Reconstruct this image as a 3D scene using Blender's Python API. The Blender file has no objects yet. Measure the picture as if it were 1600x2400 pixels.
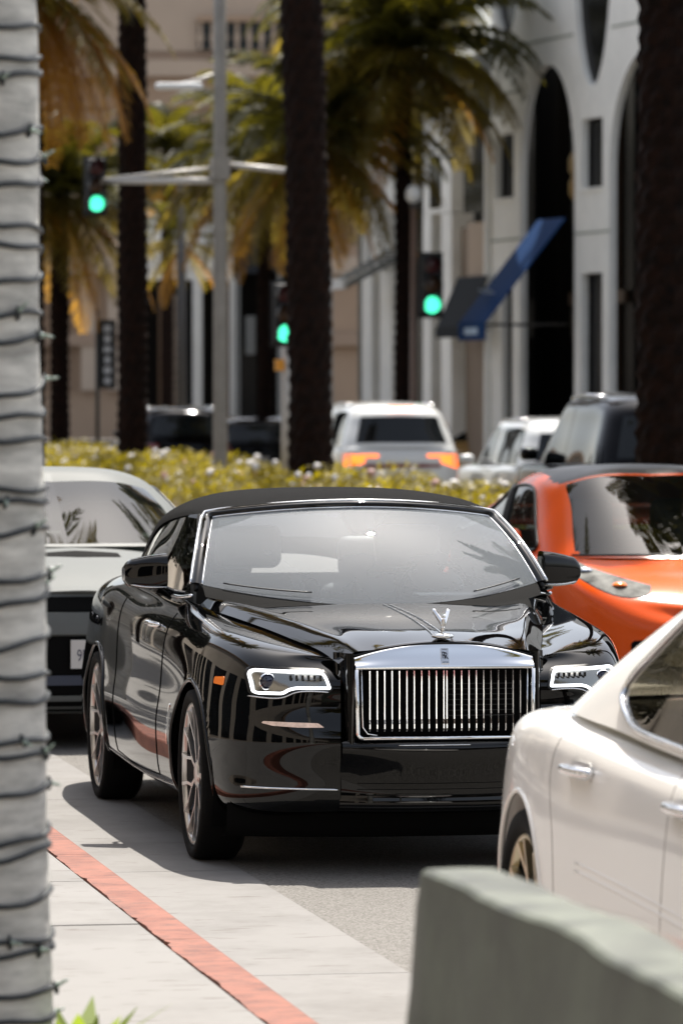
import bpy, bmesh, math, random
import numpy as np
from mathutils import Vector, Matrix
from mathutils.bvhtree import BVHTree
from mathutils.geometry import delaunay_2d_cdt

random.seed(7)
R = math.radians
scene = bpy.context.scene
col = scene.collection

# ------------------------------------------------------------------ camera, sky, sun, exposure
CAM_H = 2.0
YAW, PITCH = 10.35, 1.4227
cam_data = bpy.data.cameras.new('camera')
cam_data.sensor_fit = 'HORIZONTAL'
cam_data.sensor_width = 24.0
cam_data.lens = 168.5
cam_data.clip_start = 0.5
cam_data.clip_end = 3000
cam_data.dof.use_dof = True
cam_data.dof.focus_distance = 19.9
cam_data.dof.aperture_fstop = 4.7
cam_data.dof.aperture_blades = 0
cam = bpy.data.objects.new('camera', cam_data)
cam.location = (0, 0, CAM_H)
cam.rotation_euler = (R(90 - PITCH), 0, R(-YAW))
col.objects.link(cam)
scene.camera = cam

SUN_DIR = Vector((0.25, 0.54, 1.15)).normalized()          # towards the sun
world = bpy.data.worlds.new('World')
scene.world = world
world.use_nodes = True
wn, wl = world.node_tree.nodes, world.node_tree.links
bg = wn['Background']
sky = wn.new('ShaderNodeTexSky')
sky.sky_type = 'NISHITA'
sky.sun_disc = False
sky.sun_elevation = math.asin(SUN_DIR.z)
sky.sun_rotation = math.atan2(SUN_DIR.x, SUN_DIR.y)
sky.air_density = 1.0
sky.dust_density = 3.0
sky.ozone_density = 0.4
hs = wn.new('ShaderNodeHueSaturation')                     # the photograph's warm white balance
hs.inputs['Saturation'].default_value = 0.5
wl.new(sky.outputs[0], hs.inputs['Color'])
wl.new(hs.outputs[0], bg.inputs[0])
bg.inputs[1].default_value = 0.118
sun_data = bpy.data.lights.new('sun', 'SUN')
sun_data.energy = 4.4
sun_data.angle = R(0.53)
sun_data.color = (1.0, 0.94, 0.85)
sun = bpy.data.objects.new('sun', sun_data)
sun.rotation_euler = SUN_DIR.to_track_quat('Z', 'Y').to_euler()
sun.location = (20, 50, 60)
col.objects.link(sun)
vs = scene.view_settings
vs.view_transform = 'Standard'
vs.look = 'None'
vs.exposure = 1.09
vs.gamma = 1.0
vs.use_curve_mapping = False
scene.cycles.use_denoising = True
scene.cycles.max_bounces = 8
scene.cycles.transparent_max_bounces = 16
scene.cycles.caustics_reflective = False
scene.cycles.caustics_refractive = False
scene.cycles.sample_clamp_indirect = 6.0

# ------------------------------------------------------------------ layout helpers
# street frame: x = across the street (kerb -> far side), y = along it (away), z = up
FPX, YH, CXP = 11234.0, 921.0, 800.0
CT, ST = math.cos(R(YAW)), math.sin(R(YAW))

def at_d(px, py, d):
    X = (px - CXP) / FPX * d
    return Vector((X * CT + d * ST, -X * ST + d * CT, CAM_H - (py - YH) / FPX * d))

def at_lat(px, py, lat):
    return at_d(px, py, lat / ((px - CXP) / FPX * CT + ST))

def at_along(px, py, a):
    return at_d(px, py, a / (CT - (px - CXP) / FPX * ST))

# ------------------------------------------------------------------ materials
MATS = {}

def mat(name, color, rough=0.5, metal=0.0, coat=0.0, spec=0.5, emit=None, emit_s=0.0, var=0.0, var_scale=6.0,
        var_col=None, bump=0.0, bump_scale=60.0, rough_var=0.0, alpha=1.0, trans=0.0, ior=1.5, sheen=0.0, detail=6.0, stretch=None):
    m = bpy.data.materials.new(name)
    m.use_nodes = True
    nt = m.node_tree
    b = nt.nodes['Principled BSDF']
    b.inputs['Base Color'].default_value = (*color, 1)
    b.inputs['Roughness'].default_value = rough
    b.inputs['Metallic'].default_value = metal
    b.inputs['Coat Weight'].default_value = coat
    b.inputs['Coat Roughness'].default_value = 0.03
    b.inputs['Specular IOR Level'].default_value = spec
    b.inputs['IOR'].default_value = ior
    b.inputs['Transmission Weight'].default_value = trans
    b.inputs['Alpha'].default_value = alpha
    b.inputs['Sheen Weight'].default_value = sheen
    if emit:
        b.inputs['Emission Color'].default_value = (*emit, 1)
        b.inputs['Emission Strength'].default_value = emit_s
    if var or bump or rough_var:
        tc = nt.nodes.new('ShaderNodeTexCoord')
        src = tc.outputs['Object']
        if stretch:
            mp = nt.nodes.new('ShaderNodeMapping')
            mp.inputs['Scale'].default_value = stretch
            nt.links.new(src, mp.inputs['Vector'])
            src = mp.outputs['Vector']
    if var or rough_var:
        n = nt.nodes.new('ShaderNodeTexNoise')
        n.inputs['Scale'].default_value = var_scale
        n.inputs['Detail'].default_value = detail
        n.inputs['Roughness'].default_value = 0.65
        nt.links.new(src, n.inputs['Vector'])
    if var:
        mx = nt.nodes.new('ShaderNodeMix')
        mx.data_type = 'RGBA'
        c2 = var_col if var_col else tuple(max(0, c * (1 - var)) for c in color)
        c1 = color if var_col else tuple(min(1, c * (1 + var)) for c in color)
        mx.inputs['A'].default_value = (*c1, 1)
        mx.inputs['B'].default_value = (*c2, 1)
        rp = nt.nodes.new('ShaderNodeMapRange')
        rp.inputs['From Min'].default_value = 0.3
        rp.inputs['From Max'].default_value = 0.7
        nt.links.new(n.outputs['Fac'], rp.inputs['Value'])
        nt.links.new(rp.outputs['Result'], mx.inputs['Factor'])
        nt.links.new(mx.outputs['Result'], b.inputs['Base Color'])
    if rough_var:
        rr = nt.nodes.new('ShaderNodeMapRange')
        rr.inputs['To Min'].default_value = max(0, rough - rough_var)
        rr.inputs['To Max'].default_value = rough + rough_var
        nt.links.new(n.outputs['Fac'], rr.inputs['Value'])
        nt.links.new(rr.outputs['Result'], b.inputs['Roughness'])
    if bump:
        nb = nt.nodes.new('ShaderNodeTexNoise')
        nb.inputs['Scale'].default_value = bump_scale
        nb.inputs['Detail'].default_value = 4
        nt.links.new(src, nb.inputs['Vector'])
        bp = nt.nodes.new('ShaderNodeBump')
        bp.inputs['Strength'].default_value = bump
        bp.inputs['Distance'].default_value = 0.02
        nt.links.new(nb.outputs['Fac'], bp.inputs['Height'])
        nt.links.new(bp.outputs['Normal'], b.inputs['Normal'])
    MATS[name] = m
    return m

def glass_mat(name, tint=(0.8, 0.85, 0.85), ior=1.5, dust_sheen=0.0, dust_sheen_col=(0.7, 0.72, 0.74)):
    m = bpy.data.materials.new(name)
    m.use_nodes = True
    nt = m.node_tree
    nt.nodes.remove(nt.nodes['Principled BSDF'])
    out = nt.nodes['Material Output']
    tr = nt.nodes.new('ShaderNodeBsdfTransparent')
    tr.inputs[0].default_value = (*tint, 1)
    gl = nt.nodes.new('ShaderNodeBsdfGlossy')
    gl.inputs['Roughness'].default_value = 0.0
    fr = nt.nodes.new('ShaderNodeFresnel')
    fr.inputs['IOR'].default_value = ior
    mx = nt.nodes.new('ShaderNodeMixShader')
    nt.links.new(fr.outputs[0], mx.inputs[0])
    nt.links.new(tr.outputs[0], mx.inputs[1])
    nt.links.new(gl.outputs[0], mx.inputs[2])
    last = mx
    if dust_sheen:  # dust film whose pale colour also paints in a milky sky sheen
        df = nt.nodes.new('ShaderNodeBsdfDiffuse')
        df.inputs[0].default_value = (*dust_sheen_col, 1)
        tl = nt.nodes.new('ShaderNodeBsdfTranslucent')
        tl.inputs[0].default_value = (*dust_sheen_col, 1)
        ad = nt.nodes.new('ShaderNodeMixShader')
        ad.inputs[0].default_value = 0.3
        nt.links.new(df.outputs[0], ad.inputs[1])
        nt.links.new(tl.outputs[0], ad.inputs[2])
        m2 = nt.nodes.new('ShaderNodeMixShader')
        tc = nt.nodes.new('ShaderNodeTexCoord')
        nz = nt.nodes.new('ShaderNodeTexNoise')
        nz.inputs['Scale'].default_value = 3.0
        nz.inputs['Detail'].default_value = 5.0
        nt.links.new(tc.outputs['Object'], nz.inputs['Vector'])
        mr = nt.nodes.new('ShaderNodeMapRange')
        mr.inputs['To Min'].default_value = dust_sheen * 0.8
        mr.inputs['To Max'].default_value = dust_sheen * 1.2
        nt.links.new(nz.outputs['Fac'], mr.inputs['Value'])
        nt.links.new(mr.outputs['Result'], m2.inputs[0])
        nt.links.new(mx.outputs[0], m2.inputs[1])
        nt.links.new(ad.outputs[0], m2.inputs[2])
        last = m2
    nt.links.new(last.outputs[0], out.inputs['Surface'])
    MATS[name] = m
    return m

# ------------------------------------------------------------------ mesh helpers
def link(o, parent=None):
    col.objects.link(o)
    if parent is not None:
        o.parent = parent
    return o

def mesh_obj(name, verts, faces, m, parent=None, smooth=True):
    me = bpy.data.meshes.new(name)
    me.from_pydata([tuple(map(float, v)) for v in verts], [], [tuple(int(i) for i in f) for f in faces])
    me.validate()
    if smooth:
        me.polygons.foreach_set('use_smooth', [True] * len(me.polygons))
    if m is not None:
        me.materials.append(m)
    me.update()
    return link(bpy.data.objects.new(name, me), parent)

def tag(o, label, cat, group=None, kind=None):
    if label:
        o['label'] = label
    if cat:
        o['category'] = cat
    if group:
        o['group'] = group
    if kind:
        o['kind'] = kind
    return o

def structure(o):
    o['kind'] = 'structure'
    return o

def thing(name, label, cat, loc=(0, 0, 0), rz=0.0, group=None):
    o = bpy.data.objects.new(name, None)
    o.location = loc
    o.rotation_euler = (0, 0, rz)
    o.empty_display_size = 0.2
    link(o)
    return tag(o, label, cat, group)

def sub(name, parent, loc=(0, 0, 0), rot=(0, 0, 0)):
    o = bpy.data.objects.new(name, None)
    o.location = loc
    o.rotation_euler = rot
    o.empty_display_size = 0.1
    return link(o, parent)

def shared(name, me, parent=None, loc=(0, 0, 0), rot=(0, 0, 0), scale=(1, 1, 1)):
    o = bpy.data.objects.new(name, me)
    o.location = loc
    o.rotation_euler = rot
    o.scale = scale
    return link(o, parent)

def cubic(P, knots, tt):
    """natural cubic spline through P (n,k) at knots, evaluated at tt"""
    P = np.asarray(P, float)
    n = len(P)
    if n == 2:
        w = ((tt - knots[0]) / (knots[1] - knots[0]))[:, None]
        return P[0] * (1 - w) + P[1] * w
    h = np.diff(knots)
    A = np.zeros((n, n))
    B = np.zeros((n, P.shape[1]))
    A[0, 0] = A[-1, -1] = 1
    for i in range(1, n - 1):
        A[i, i - 1], A[i, i], A[i, i + 1] = h[i - 1], 2 * (h[i - 1] + h[i]), h[i]
        B[i] = 6 * ((P[i + 1] - P[i]) / h[i] - (P[i] - P[i - 1]) / h[i - 1])
    M = np.linalg.solve(A, B)
    idx = np.clip(np.searchsorted(knots, tt, side='right') - 1, 0, n - 2)
    hh = h[idx][:, None]
    a = ((knots[idx + 1] - tt))[:, None] / hh
    b = ((tt - knots[idx]))[:, None] / hh
    return a * P[idx] + b * P[idx + 1] + ((a ** 3 - a) * M[idx] + (b ** 3 - b) * M[idx + 1]) * hh ** 2 / 6

def chord(P):
    d = np.sqrt((np.diff(P, axis=0) ** 2).sum(1))
    return np.concatenate([[0], np.cumsum(np.maximum(d, 1e-4) ** 0.75)])

def curve(P, n):
    P = np.asarray(P, float)
    k = chord(P)
    return cubic(P, k, np.linspace(0, k[-1], n))

def net(rows, nu, nv, closed=False):
    """tensor product spline surface through rows[i][j]; returns (nu,nv,3) and the u/v values in row/column units"""
    A = np.asarray(rows, float)
    ku = np.mean([chord(A[:, j]) for j in range(A.shape[1])], axis=0)
    kv = np.mean([chord(A[i]) for i in range(A.shape[0])], axis=0)
    tu = np.linspace(0, ku[-1], nu)
    tv = np.linspace(0, kv[-1], nv)
    T = cubic(A.reshape(A.shape[0], -1), ku, tu).reshape(nu, A.shape[1], 3)
    T = T.transpose(1, 0, 2).reshape(A.shape[1], -1)
    T = cubic(T, kv, tv).reshape(nv, nu, 3).transpose(1, 0, 2)
    uu = np.interp(tu, ku, np.arange(A.shape[0]))
    vv = np.interp(tv, kv, np.arange(A.shape[1]))
    return T, uu, vv

def grid_faces(nu, nv):
    return [(i * nv + j, (i + 1) * nv + j, (i + 1) * nv + j + 1, i * nv + j + 1) for i in range(nu - 1) for j in range(nv - 1)]

def mirror_geo(verts, faces):
    n = len(verts)
    v2 = [(-v[0], v[1], v[2]) for v in verts]
    return list(map(tuple, verts)) + v2, list(faces) + [tuple(n + i for i in reversed(f)) for f in faces]

def bvh(verts, faces):
    return BVHTree.FromPolygons([tuple(map(float, v)) for v in verts], [tuple(int(i) for i in f) for f in faces])

class MB:
    """collects simple solids into one mesh"""
    def __init__(self):
        self.v, self.f = [], []
    def add(self, v, f):
        n = len(self.v)
        self.v += [tuple(map(float, p)) for p in v]
        self.f += [tuple(int(i) + n for i in q) for q in f]
        return self
    def box(self, c, s, rz=0.0, taper=(1, 1), rot=None):
        hx, hy, hz = s[0] / 2, s[1] / 2, s[2] / 2
        pts = []
        for z, k in ((-hz, (1, 1)), (hz, taper)):
            for x, y in ((-hx, -hy), (hx, -hy), (hx, hy), (-hx, hy)):
                pts.append(Vector((x * k[0], y * k[1], z)))
        M = rot if rot is not None else Matrix.Rotation(rz, 3, 'Z')
        pts = [M @ p + Vector(c) for p in pts]
        return self.add(pts, [(3, 2, 1, 0), (4, 5, 6, 7), (0, 1, 5, 4), (1, 2, 6, 5), (2, 3, 7, 6), (3, 0, 4, 7)])
    def bar(self, a, b, w, h=None, up=(0, 0, 1)):
        a, b = Vector(a), Vector(b)
        d = (b - a).normalized()
        u = Vector(up)
        s = d.cross(u)
        if s.length < 1e-4:
            s = d.cross(Vector((1, 0, 0)))
        s.normalize()
        t = s.cross(d).normalized()
        h = w if h is None else h
        q = [a + s * (i * w / 2) + t * (j * h / 2) for i, j in ((-1, -1), (1, -1), (1, 1), (-1, 1))]
        q += [p + (b - a) for p in q]
        return self.add(q, [(3, 2, 1, 0), (4, 5, 6, 7), (0, 1, 5, 4), (1, 2, 6, 5), (2, 3, 7, 6), (3, 0, 4, 7)])
    def tube(self, pts, r, n=8, closed=False, caps=True):
        pts = [Vector(p) for p in pts]
        N = len(pts)
        rr = r if isinstance(r, (list, tuple, np.ndarray)) else [r] * N
        prev = None
        rings = []
        for i, p in enumerate(pts):
            if closed:
                d = pts[(i + 1) % N] - pts[i - 1]
            else:
                d = pts[min(i + 1, N - 1)] - pts[max(i - 1, 0)]
            d.normalize()
            if prev is None:
                u = d.orthogonal().normalized()
            else:
                u = prev - d * prev.dot(d)
                if u.length < 1e-5:
                    u = d.orthogonal()
                u.normalize()
            prev = u
            w = d.cross(u)
            rings.append([p + (u * math.cos(2 * math.pi * k / n) + w * math.sin(2 * math.pi * k / n)) * rr[i] for k in range(n)])
        v = [q for g in rings for q in g]
        f = []
        for i in range(N if closed else N - 1):
            for k in range(n):
                j = (i + 1) % N
                f.append((i * n + k, i * n + (k + 1) % n, j * n + (k + 1) % n, j * n + k))
        if caps and not closed:
            f.append(tuple(reversed(range(n))))
            f.append(tuple((N - 1) * n + k for k in range(n)))
        return self.add(v, f)
    def lathe(self, prof, n=32, axis='Z', c=(0, 0, 0), closed=False):
        v, f = [], []
        m = len(prof)
        for k in range(n):
            a = 2 * math.pi * k / n
            for r, h in prof:
                if axis == 'Z':
                    p = (r * math.cos(a), r * math.sin(a), h)
                elif axis == 'X':
                    p = (h, r * math.cos(a), r * math.sin(a))
                else:
                    p = (r * math.cos(a), h, r * math.sin(a))
                v.append((p[0] + c[0], p[1] + c[1], p[2] + c[2]))
        for k in range(n):
            k2 = (k + 1) % n
            for i in range(m if closed else m - 1):
                i2 = (i + 1) % m
                f.append((k * m + i, k2 * m + i, k2 * m + i2, k * m + i2))
        return self.add(v, f)
    def grid(self, T):
        nu, nv = T.shape[:2]
        return self.add(T.reshape(-1, 3), grid_faces(nu, nv))
    def build(self, name, m, parent=None, smooth=False):
        return mesh_obj(name, self.v, self.f, m, parent, smooth)
    def mesh(self, name, m, smooth=False):
        o = self.build(name, m, None, smooth)
        me = o.data
        bpy.data.objects.remove(o)
        return me

def autosmooth(o, deg=40):
    me = o.data
    me.set_sharp_from_angle(angle=R(deg))
    return o

def bevel(o, w, seg=2):
    b = o.modifiers.new('bevel', 'BEVEL')
    b.width = w
    b.segments = seg
    b.limit_method = 'ANGLE'
    return o

def in_poly(x, y, poly):
    c = False
    j = len(poly) - 1
    for i in range(len(poly)):
        if (poly[i][1] > y) != (poly[j][1] > y) and x < (poly[j][0] - poly[i][0]) * (y - poly[i][1]) / (poly[j][1] - poly[i][1]) + poly[i][0]:
            c = not c
        j = i
    return c

def tess(outline, holes=(), step=None):
    """triangulate a 2-D outline with holes; optional inner grid points"""
    V, E = [], []
    for lp in [outline, *holes]:
        s = len(V)
        V += [Vector((p[0], p[1])) for p in lp]
        E += [(s + i, s + (i + 1) % len(lp)) for i in range(len(lp))]
    if step:
        xs = [p[0] for p in outline]
        ys = [p[1] for p in outline]
        x = min(xs) + step / 2
        while x < max(xs):
            y = min(ys) + step / 2
            while y < max(ys):
                if in_poly(x, y, outline) and not any(in_poly(x, y, h) for h in holes):
                    V.append(Vector((x, y)))
                y += step
            x += step
    v, e, f, *_ = delaunay_2d_cdt(V, E, [], 0, 1e-6)
    keep = []
    for t in f:
        cx = sum(v[i][0] for i in t) / len(t)
        cy = sum(v[i][1] for i in t) / len(t)
        if in_poly(cx, cy, outline) and not any(in_poly(cx, cy, h) for h in holes):
            keep.append(tuple(t))
    return [(p[0], p[1]) for p in v], keep

def thicken(verts, faces, off):
    """close a sheet into a solid: the sheet plus a copy moved by off (vector) and its rim"""
    n = len(verts)
    off = Vector(off)
    v = [tuple(p) for p in verts] + [tuple(Vector(p) + off) for p in verts]
    f = [tuple(q) for q in faces] + [tuple(n + i for i in reversed(q)) for q in faces]
    cnt = {}
    for q in faces:
        for a, b in zip(q, q[1:] + q[:1]):
            if (b, a) in cnt:
                cnt[(b, a)] = False
            else:
                cnt[(a, b)] = True
    for (a, b), k in cnt.items():
        if k:
            f.append((b, a, n + a, n + b))
    return v, f

def rounded(pts, r, seg=4):
    """round the corners of a closed 2-D outline"""
    out = []
    n = len(pts)
    for i in range(n):
        p0, p1, p2 = Vector(pts[i - 1]), Vector(pts[i]), Vector(pts[(i + 1) % n])
        a, b = p0 - p1, p2 - p1
        k = min(r, a.length * 0.45, b.length * 0.45)
        A, B = p1 + a.normalized() * k, p1 + b.normalized() * k
        for s in range(seg + 1):
            t = s / seg
            out.append(tuple((A * (1 - t) + p1 * t) * (1 - t) + (p1 * (1 - t) + B * t) * t))
    return out

def resample(pts, step):
    out = []
    n = len(pts)
    for i in range(n):
        a, b = Vector(pts[i]), Vector(pts[(i + 1) % n])
        k = max(1, int(math.ceil((b - a).length / step)))
        for s in range(k):
            out.append(tuple(a.lerp(b, s / k)))
    return out

def inset(pts, d):
    """offset a closed outline inwards by d"""
    n = len(pts)
    area = sum(pts[i][0] * pts[(i + 1) % n][1] - pts[(i + 1) % n][0] * pts[i][1] for i in range(n))
    sg = 1 if area > 0 else -1
    out = []
    for i in range(n):
        a = Vector(pts[i]) - Vector(pts[i - 1])
        b = Vector(pts[(i + 1) % n]) - Vector(pts[i])
        if a.length < 1e-7: a = b
        if b.length < 1e-7: b = a
        t = (a.normalized() + b.normalized())
        if t.length < 1e-6:
            t = a
        t.normalize()
        nrm = Vector((-t.y, t.x)) * sg
        out.append(tuple(Vector(pts[i]) + nrm * d))
    return out

def text_mesh(s, size, ext=0.0, align='CENTER'):
    cu = bpy.data.curves.new('text', 'FONT')
    cu.body = s
    cu.size = size
    cu.extrude = ext
    cu.align_x = align
    cu.align_y = 'CENTER'
    o = bpy.data.objects.new('text', cu)
    col.objects.link(o)
    dg = bpy.context.evaluated_depsgraph_get()
    me = bpy.data.meshes.new_from_object(o.evaluated_get(dg))
    v = [tuple(p.co) for p in me.vertices]
    f = [tuple(p.vertices) for p in me.polygons]
    bpy.data.objects.remove(o)
    bpy.data.curves.remove(cu)
    bpy.data.meshes.remove(me)
    return v, f

# ------------------------------------------------------------------ shared materials
mat('asphalt', (0.13, 0.12, 0.11), 0.85, var=0.16, var_scale=55, bump=0.35, bump_scale=160, detail=8)
mat('concrete', (0.5, 0.48, 0.455), 0.85, var=0.06, var_scale=5, bump=0.12, bump_scale=180)
mat('sidewalk', (0.56, 0.535, 0.505), 0.85, var=0.045, var_scale=4, bump=0.12, bump_scale=220)
mat('joint', (0.2, 0.17, 0.14), 0.95)
mat('black_paint', (0.0015, 0.0016, 0.0018), 0.02, spec=0.42)
mat('black_trim', (0.006, 0.006, 0.0065), 0.35, spec=0.3)
mat('black_matte', (0.005, 0.005, 0.005), 0.8, spec=0.1)
mat('well_black', (0.004, 0.004, 0.004), 0.9, spec=0.1)
mat('chrome', (0.86, 0.87, 0.88), 0.06, metal=1.0)
mat('satin_metal', (0.62, 0.63, 0.65), 0.22, metal=1.0)
mat('soft_top', (0.0075, 0.0075, 0.0078), 0.95, spec=0.08, var=0.2, var_scale=90, bump=0.4, bump_scale=700)
mat('rubber', (0.004, 0.004, 0.004), 0.85, spec=0.2, bump=0.2, bump_scale=120)
mat('rim_silver', (0.62, 0.61, 0.60), 0.28, metal=1.0)
mat('rim_dark', (0.03, 0.03, 0.032), 0.35, metal=0.6)
mat('rim_gold', (0.55, 0.48, 0.34), 0.3, metal=1.0)
mat('led_white', (0.9, 0.93, 1.0), 0.3, emit=(0.93, 0.96, 1.0), emit_s=1.25)
mat('led_warm', (0.55, 0.42, 0.36), 0.3, emit=(1.0, 0.72, 0.58), emit_s=0.12, var=0.5, var_scale=26)
mat('lamp_silver', (0.3, 0.3, 0.28), 0.18, metal=1.0)
mat('lens_blue', (0.008, 0.010, 0.035), 0.05, coat=1.0)
mat('amber', (0.85, 0.18, 0.01), 0.25, coat=0.6, emit=(1.0, 0.25, 0.02), emit_s=0.1)
mat('seat_grey', (0.11, 0.11, 0.11), 0.6)
mat('dash_dark', (0.025, 0.025, 0.027), 0.6)
glass_mat('windscreen', (0.60, 0.64, 0.66), 1.5, dust_sheen=0.22, dust_sheen_col=(0.68, 0.74, 0.80))  # dust thickened and tinted blue to carry the bright sky reflection too
glass_mat('clear_glass', (0.72, 0.76, 0.76), 1.55)
mat('tint_glass', (0.006, 0.008, 0.009), 0.03, spec=0.35)

# ------------------------------------------------------------------ ground, road, gutter, kerb, sidewalk
def slab(name, x0, x1, y0, y1, z0, z1, m, parent=None):
    return MB().box(((x0 + x1) / 2, (y0 + y1) / 2, (z0 + z1) / 2), (x1 - x0, y1 - y0, z1 - z0)).build(name, m, parent)

def road_material():
    m = bpy.data.materials.new('road_surface')
    m.use_nodes = True
    nt = m.node_tree
    b = nt.nodes['Principled BSDF']
    tc = nt.nodes.new('ShaderNodeTexCoord')
    vor = nt.nodes.new('ShaderNodeTexVoronoi')
    vor.inputs['Scale'].default_value = 130
    nt.links.new(tc.outputs['Object'], vor.inputs['Vector'])
    n1 = nt.nodes.new('ShaderNodeTexNoise')
    n1.inputs['Scale'].default_value = 0.7
    n1.inputs['Detail'].default_value = 8
    nt.links.new(tc.outputs['Object'], n1.inputs['Vector'])
    cr = nt.nodes.new('ShaderNodeValToRGB')
    cr.color_ramp.elements[0].color = (0.065, 0.059, 0.05, 1)
    cr.color_ramp.elements[1].color = (0.205, 0.195, 0.182, 1)
    cr.color_ramp.elements[0].position = 0.05
    nt.links.new(vor.outputs['Color'], cr.inputs['Fac'])
    mx = nt.nodes.new('ShaderNodeMix')
    mx.data_type = 'RGBA'
    mx.blend_type = 'MULTIPLY'
    mx.inputs['Factor'].default_value = 0.3
    cr2 = nt.nodes.new('ShaderNodeValToRGB')
    cr2.color_ramp.elements[0].color = (0.6, 0.6, 0.6, 1)
    cr2.color_ramp.elements[0].position = 0.3
    cr2.color_ramp.elements[1].position = 0.65
    nt.links.new(n1.outputs['Fac'], cr2.inputs['Fac'])
    nt.links.new(cr.outputs['Color'], mx.inputs['A'])
    nt.links.new(cr2.outputs['Color'], mx.inputs['B'])
    nt.links.new(mx.outputs['Result'], b.inputs['Base Color'])
    b.inputs['Roughness'].default_value = 0.9
    bp = nt.nodes.new('ShaderNodeBump')
    bp.inputs['Strength'].default_value = 0.5
    bp.inputs['Distance'].default_value = 0.006
    nt.links.new(vor.outputs['Distance'], bp.inputs['Height'])
    nt.links.new(bp.outputs['Normal'], b.inputs['Normal'])
    return m

def pave_material(name, base, stain, scuff=True):
    m = bpy.data.materials.new(name)
    m.use_nodes = True
    nt = m.node_tree
    b = nt.nodes['Principled BSDF']
    b.inputs['Roughness'].default_value = 0.9
    tc = nt.nodes.new('ShaderNodeTexCoord')
    n1 = nt.nodes.new('ShaderNodeTexNoise')
    n1.inputs['Scale'].default_value = 1.3
    n1.inputs['Detail'].default_value = 9
    n1.inputs['Roughness'].default_value = 0.7
    n2 = nt.nodes.new('ShaderNodeTexNoise')
    n2.inputs['Scale'].default_value = 240
    n2.inputs['Detail'].default_value = 3
    for n in (n1, n2):
        nt.links.new(tc.outputs['Object'], n.inputs['Vector'])
    cr = nt.nodes.new('ShaderNodeValToRGB')
    cr.color_ramp.elements[0].color = (*stain, 1)
    cr.color_ramp.elements[0].position = 0.38
    cr.color_ramp.elements[1].color = (*base, 1)
    cr.color_ramp.elements[1].position = 0.55
    nt.links.new(n1.outputs['Fac'], cr.inputs['Fac'])
    last = cr.outputs['Color']
    mp = nt.nodes.new('ShaderNodeMapping')
    mp.inputs['Scale'].default_value = (3.2, 16.0, 1.0)
    mp.inputs['Rotation'].default_value = (0, 0, R(12))
    nt.links.new(tc.outputs['Object'], mp.inputs['Vector'])
    n3 = nt.nodes.new('ShaderNodeTexNoise')
    n3.inputs['Scale'].default_value = 1.6
    n3.inputs['Detail'].default_value = 2
    nt.links.new(mp.outputs['Vector'], n3.inputs['Vector'])
    th = nt.nodes.new('ShaderNodeMapRange')
    th.inputs['From Min'].default_value = 0.655
    th.inputs['From Max'].default_value = 0.70
    th.inputs['To Max'].default_value = 0.75
    nt.links.new(n3.outputs['Fac'], th.inputs['Value'])
    mk = nt.nodes.new('ShaderNodeMix')
    mk.data_type = 'RGBA'
    mk.inputs['B'].default_value = (0.08, 0.065, 0.055, 1)
    nt.links.new(th.outputs['Result'], mk.inputs['Factor'])
    nt.links.new(last, mk.inputs['A'])
    nt.links.new(mk.outputs['Result'], b.inputs['Base Color'])
    bp = nt.nodes.new('ShaderNodeBump')
    bp.inputs['Strength'].default_value = 0.15
    bp.inputs['Distance'].default_value = 0.004
    nt.links.new(n2.outputs['Fac'], bp.inputs['Height'])
    nt.links.new(bp.outputs['Normal'], b.inputs['Normal'])
    return m

def red_kerb_material():
    m = bpy.data.materials.new('red_kerb_paint')
    m.use_nodes = True
    nt = m.node_tree
    b = nt.nodes['Principled BSDF']
    b.inputs['Roughness'].default_value = 0.75
    tc = nt.nodes.new('ShaderNodeTexCoord')
    mp = nt.nodes.new('ShaderNodeMapping')
    mp.inputs['Scale'].default_value = (5.0, 26.0, 6.0)
    mp.inputs['Rotation'].default_value = (0, 0, R(14))
    nt.links.new(tc.outputs['Object'], mp.inputs['Vector'])
    n1 = nt.nodes.new('ShaderNodeTexNoise')
    n1.inputs['Scale'].default_value = 1.5
    n1.inputs['Detail'].default_value = 7
    n1.inputs['Roughness'].default_value = 0.7
    nt.links.new(mp.outputs['Vector'], n1.inputs['Vector'])
    n2 = nt.nodes.new('ShaderNodeTexNoise')
    n2.inputs['Scale'].default_value = 5
    n2.inputs['Detail'].default_value = 8
    nt.links.new(tc.outputs['Object'], n2.inputs['Vector'])
    cr = nt.nodes.new('ShaderNodeValToRGB')
    e = cr.color_ramp.elements
    e[0].color = (0.09, 0.032, 0.022, 1)
    e[0].position = 0.425
    e[1].color = (0.205, 0.066, 0.039, 1)
    e[1].position = 0.475
    nt.links.new(n1.outputs['Fac'], cr.inputs['Fac'])
    cr2 = nt.nodes.new('ShaderNodeValToRGB')
    cr2.color_ramp.elements[0].color = (0.80, 0.70, 0.66, 1)
    cr2.color_ramp.elements[0].position = 0.42
    cr2.color_ramp.elements[1].color = (1, 1, 1, 1)
    cr2.color_ramp.elements[1].position = 0.55
    nt.links.new(n2.outputs['Fac'], cr2.inputs['Fac'])
    mx = nt.nodes.new('ShaderNodeMix')
    mx.data_type = 'RGBA'
    mx.blend_type = 'MULTIPLY'
    mx.inputs['Factor'].default_value = 1.0
    nt.links.new(cr.outputs['Color'], mx.inputs['A'])
    nt.links.new(cr2.outputs['Color'], mx.inputs['B'])
    nt.links.new(mx.outputs['Result'], b.inputs['Base Color'])
    bp = nt.nodes.new('ShaderNodeBump')
    bp.inputs['Strength'].default_value = 0.4
    bp.inputs['Distance'].default_value = 0.006
    nt.links.new(n1.outputs['Fac'], bp.inputs['Height'])
    nt.links.new(bp.outputs['Normal'], b.inputs['Normal'])
    return m

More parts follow.
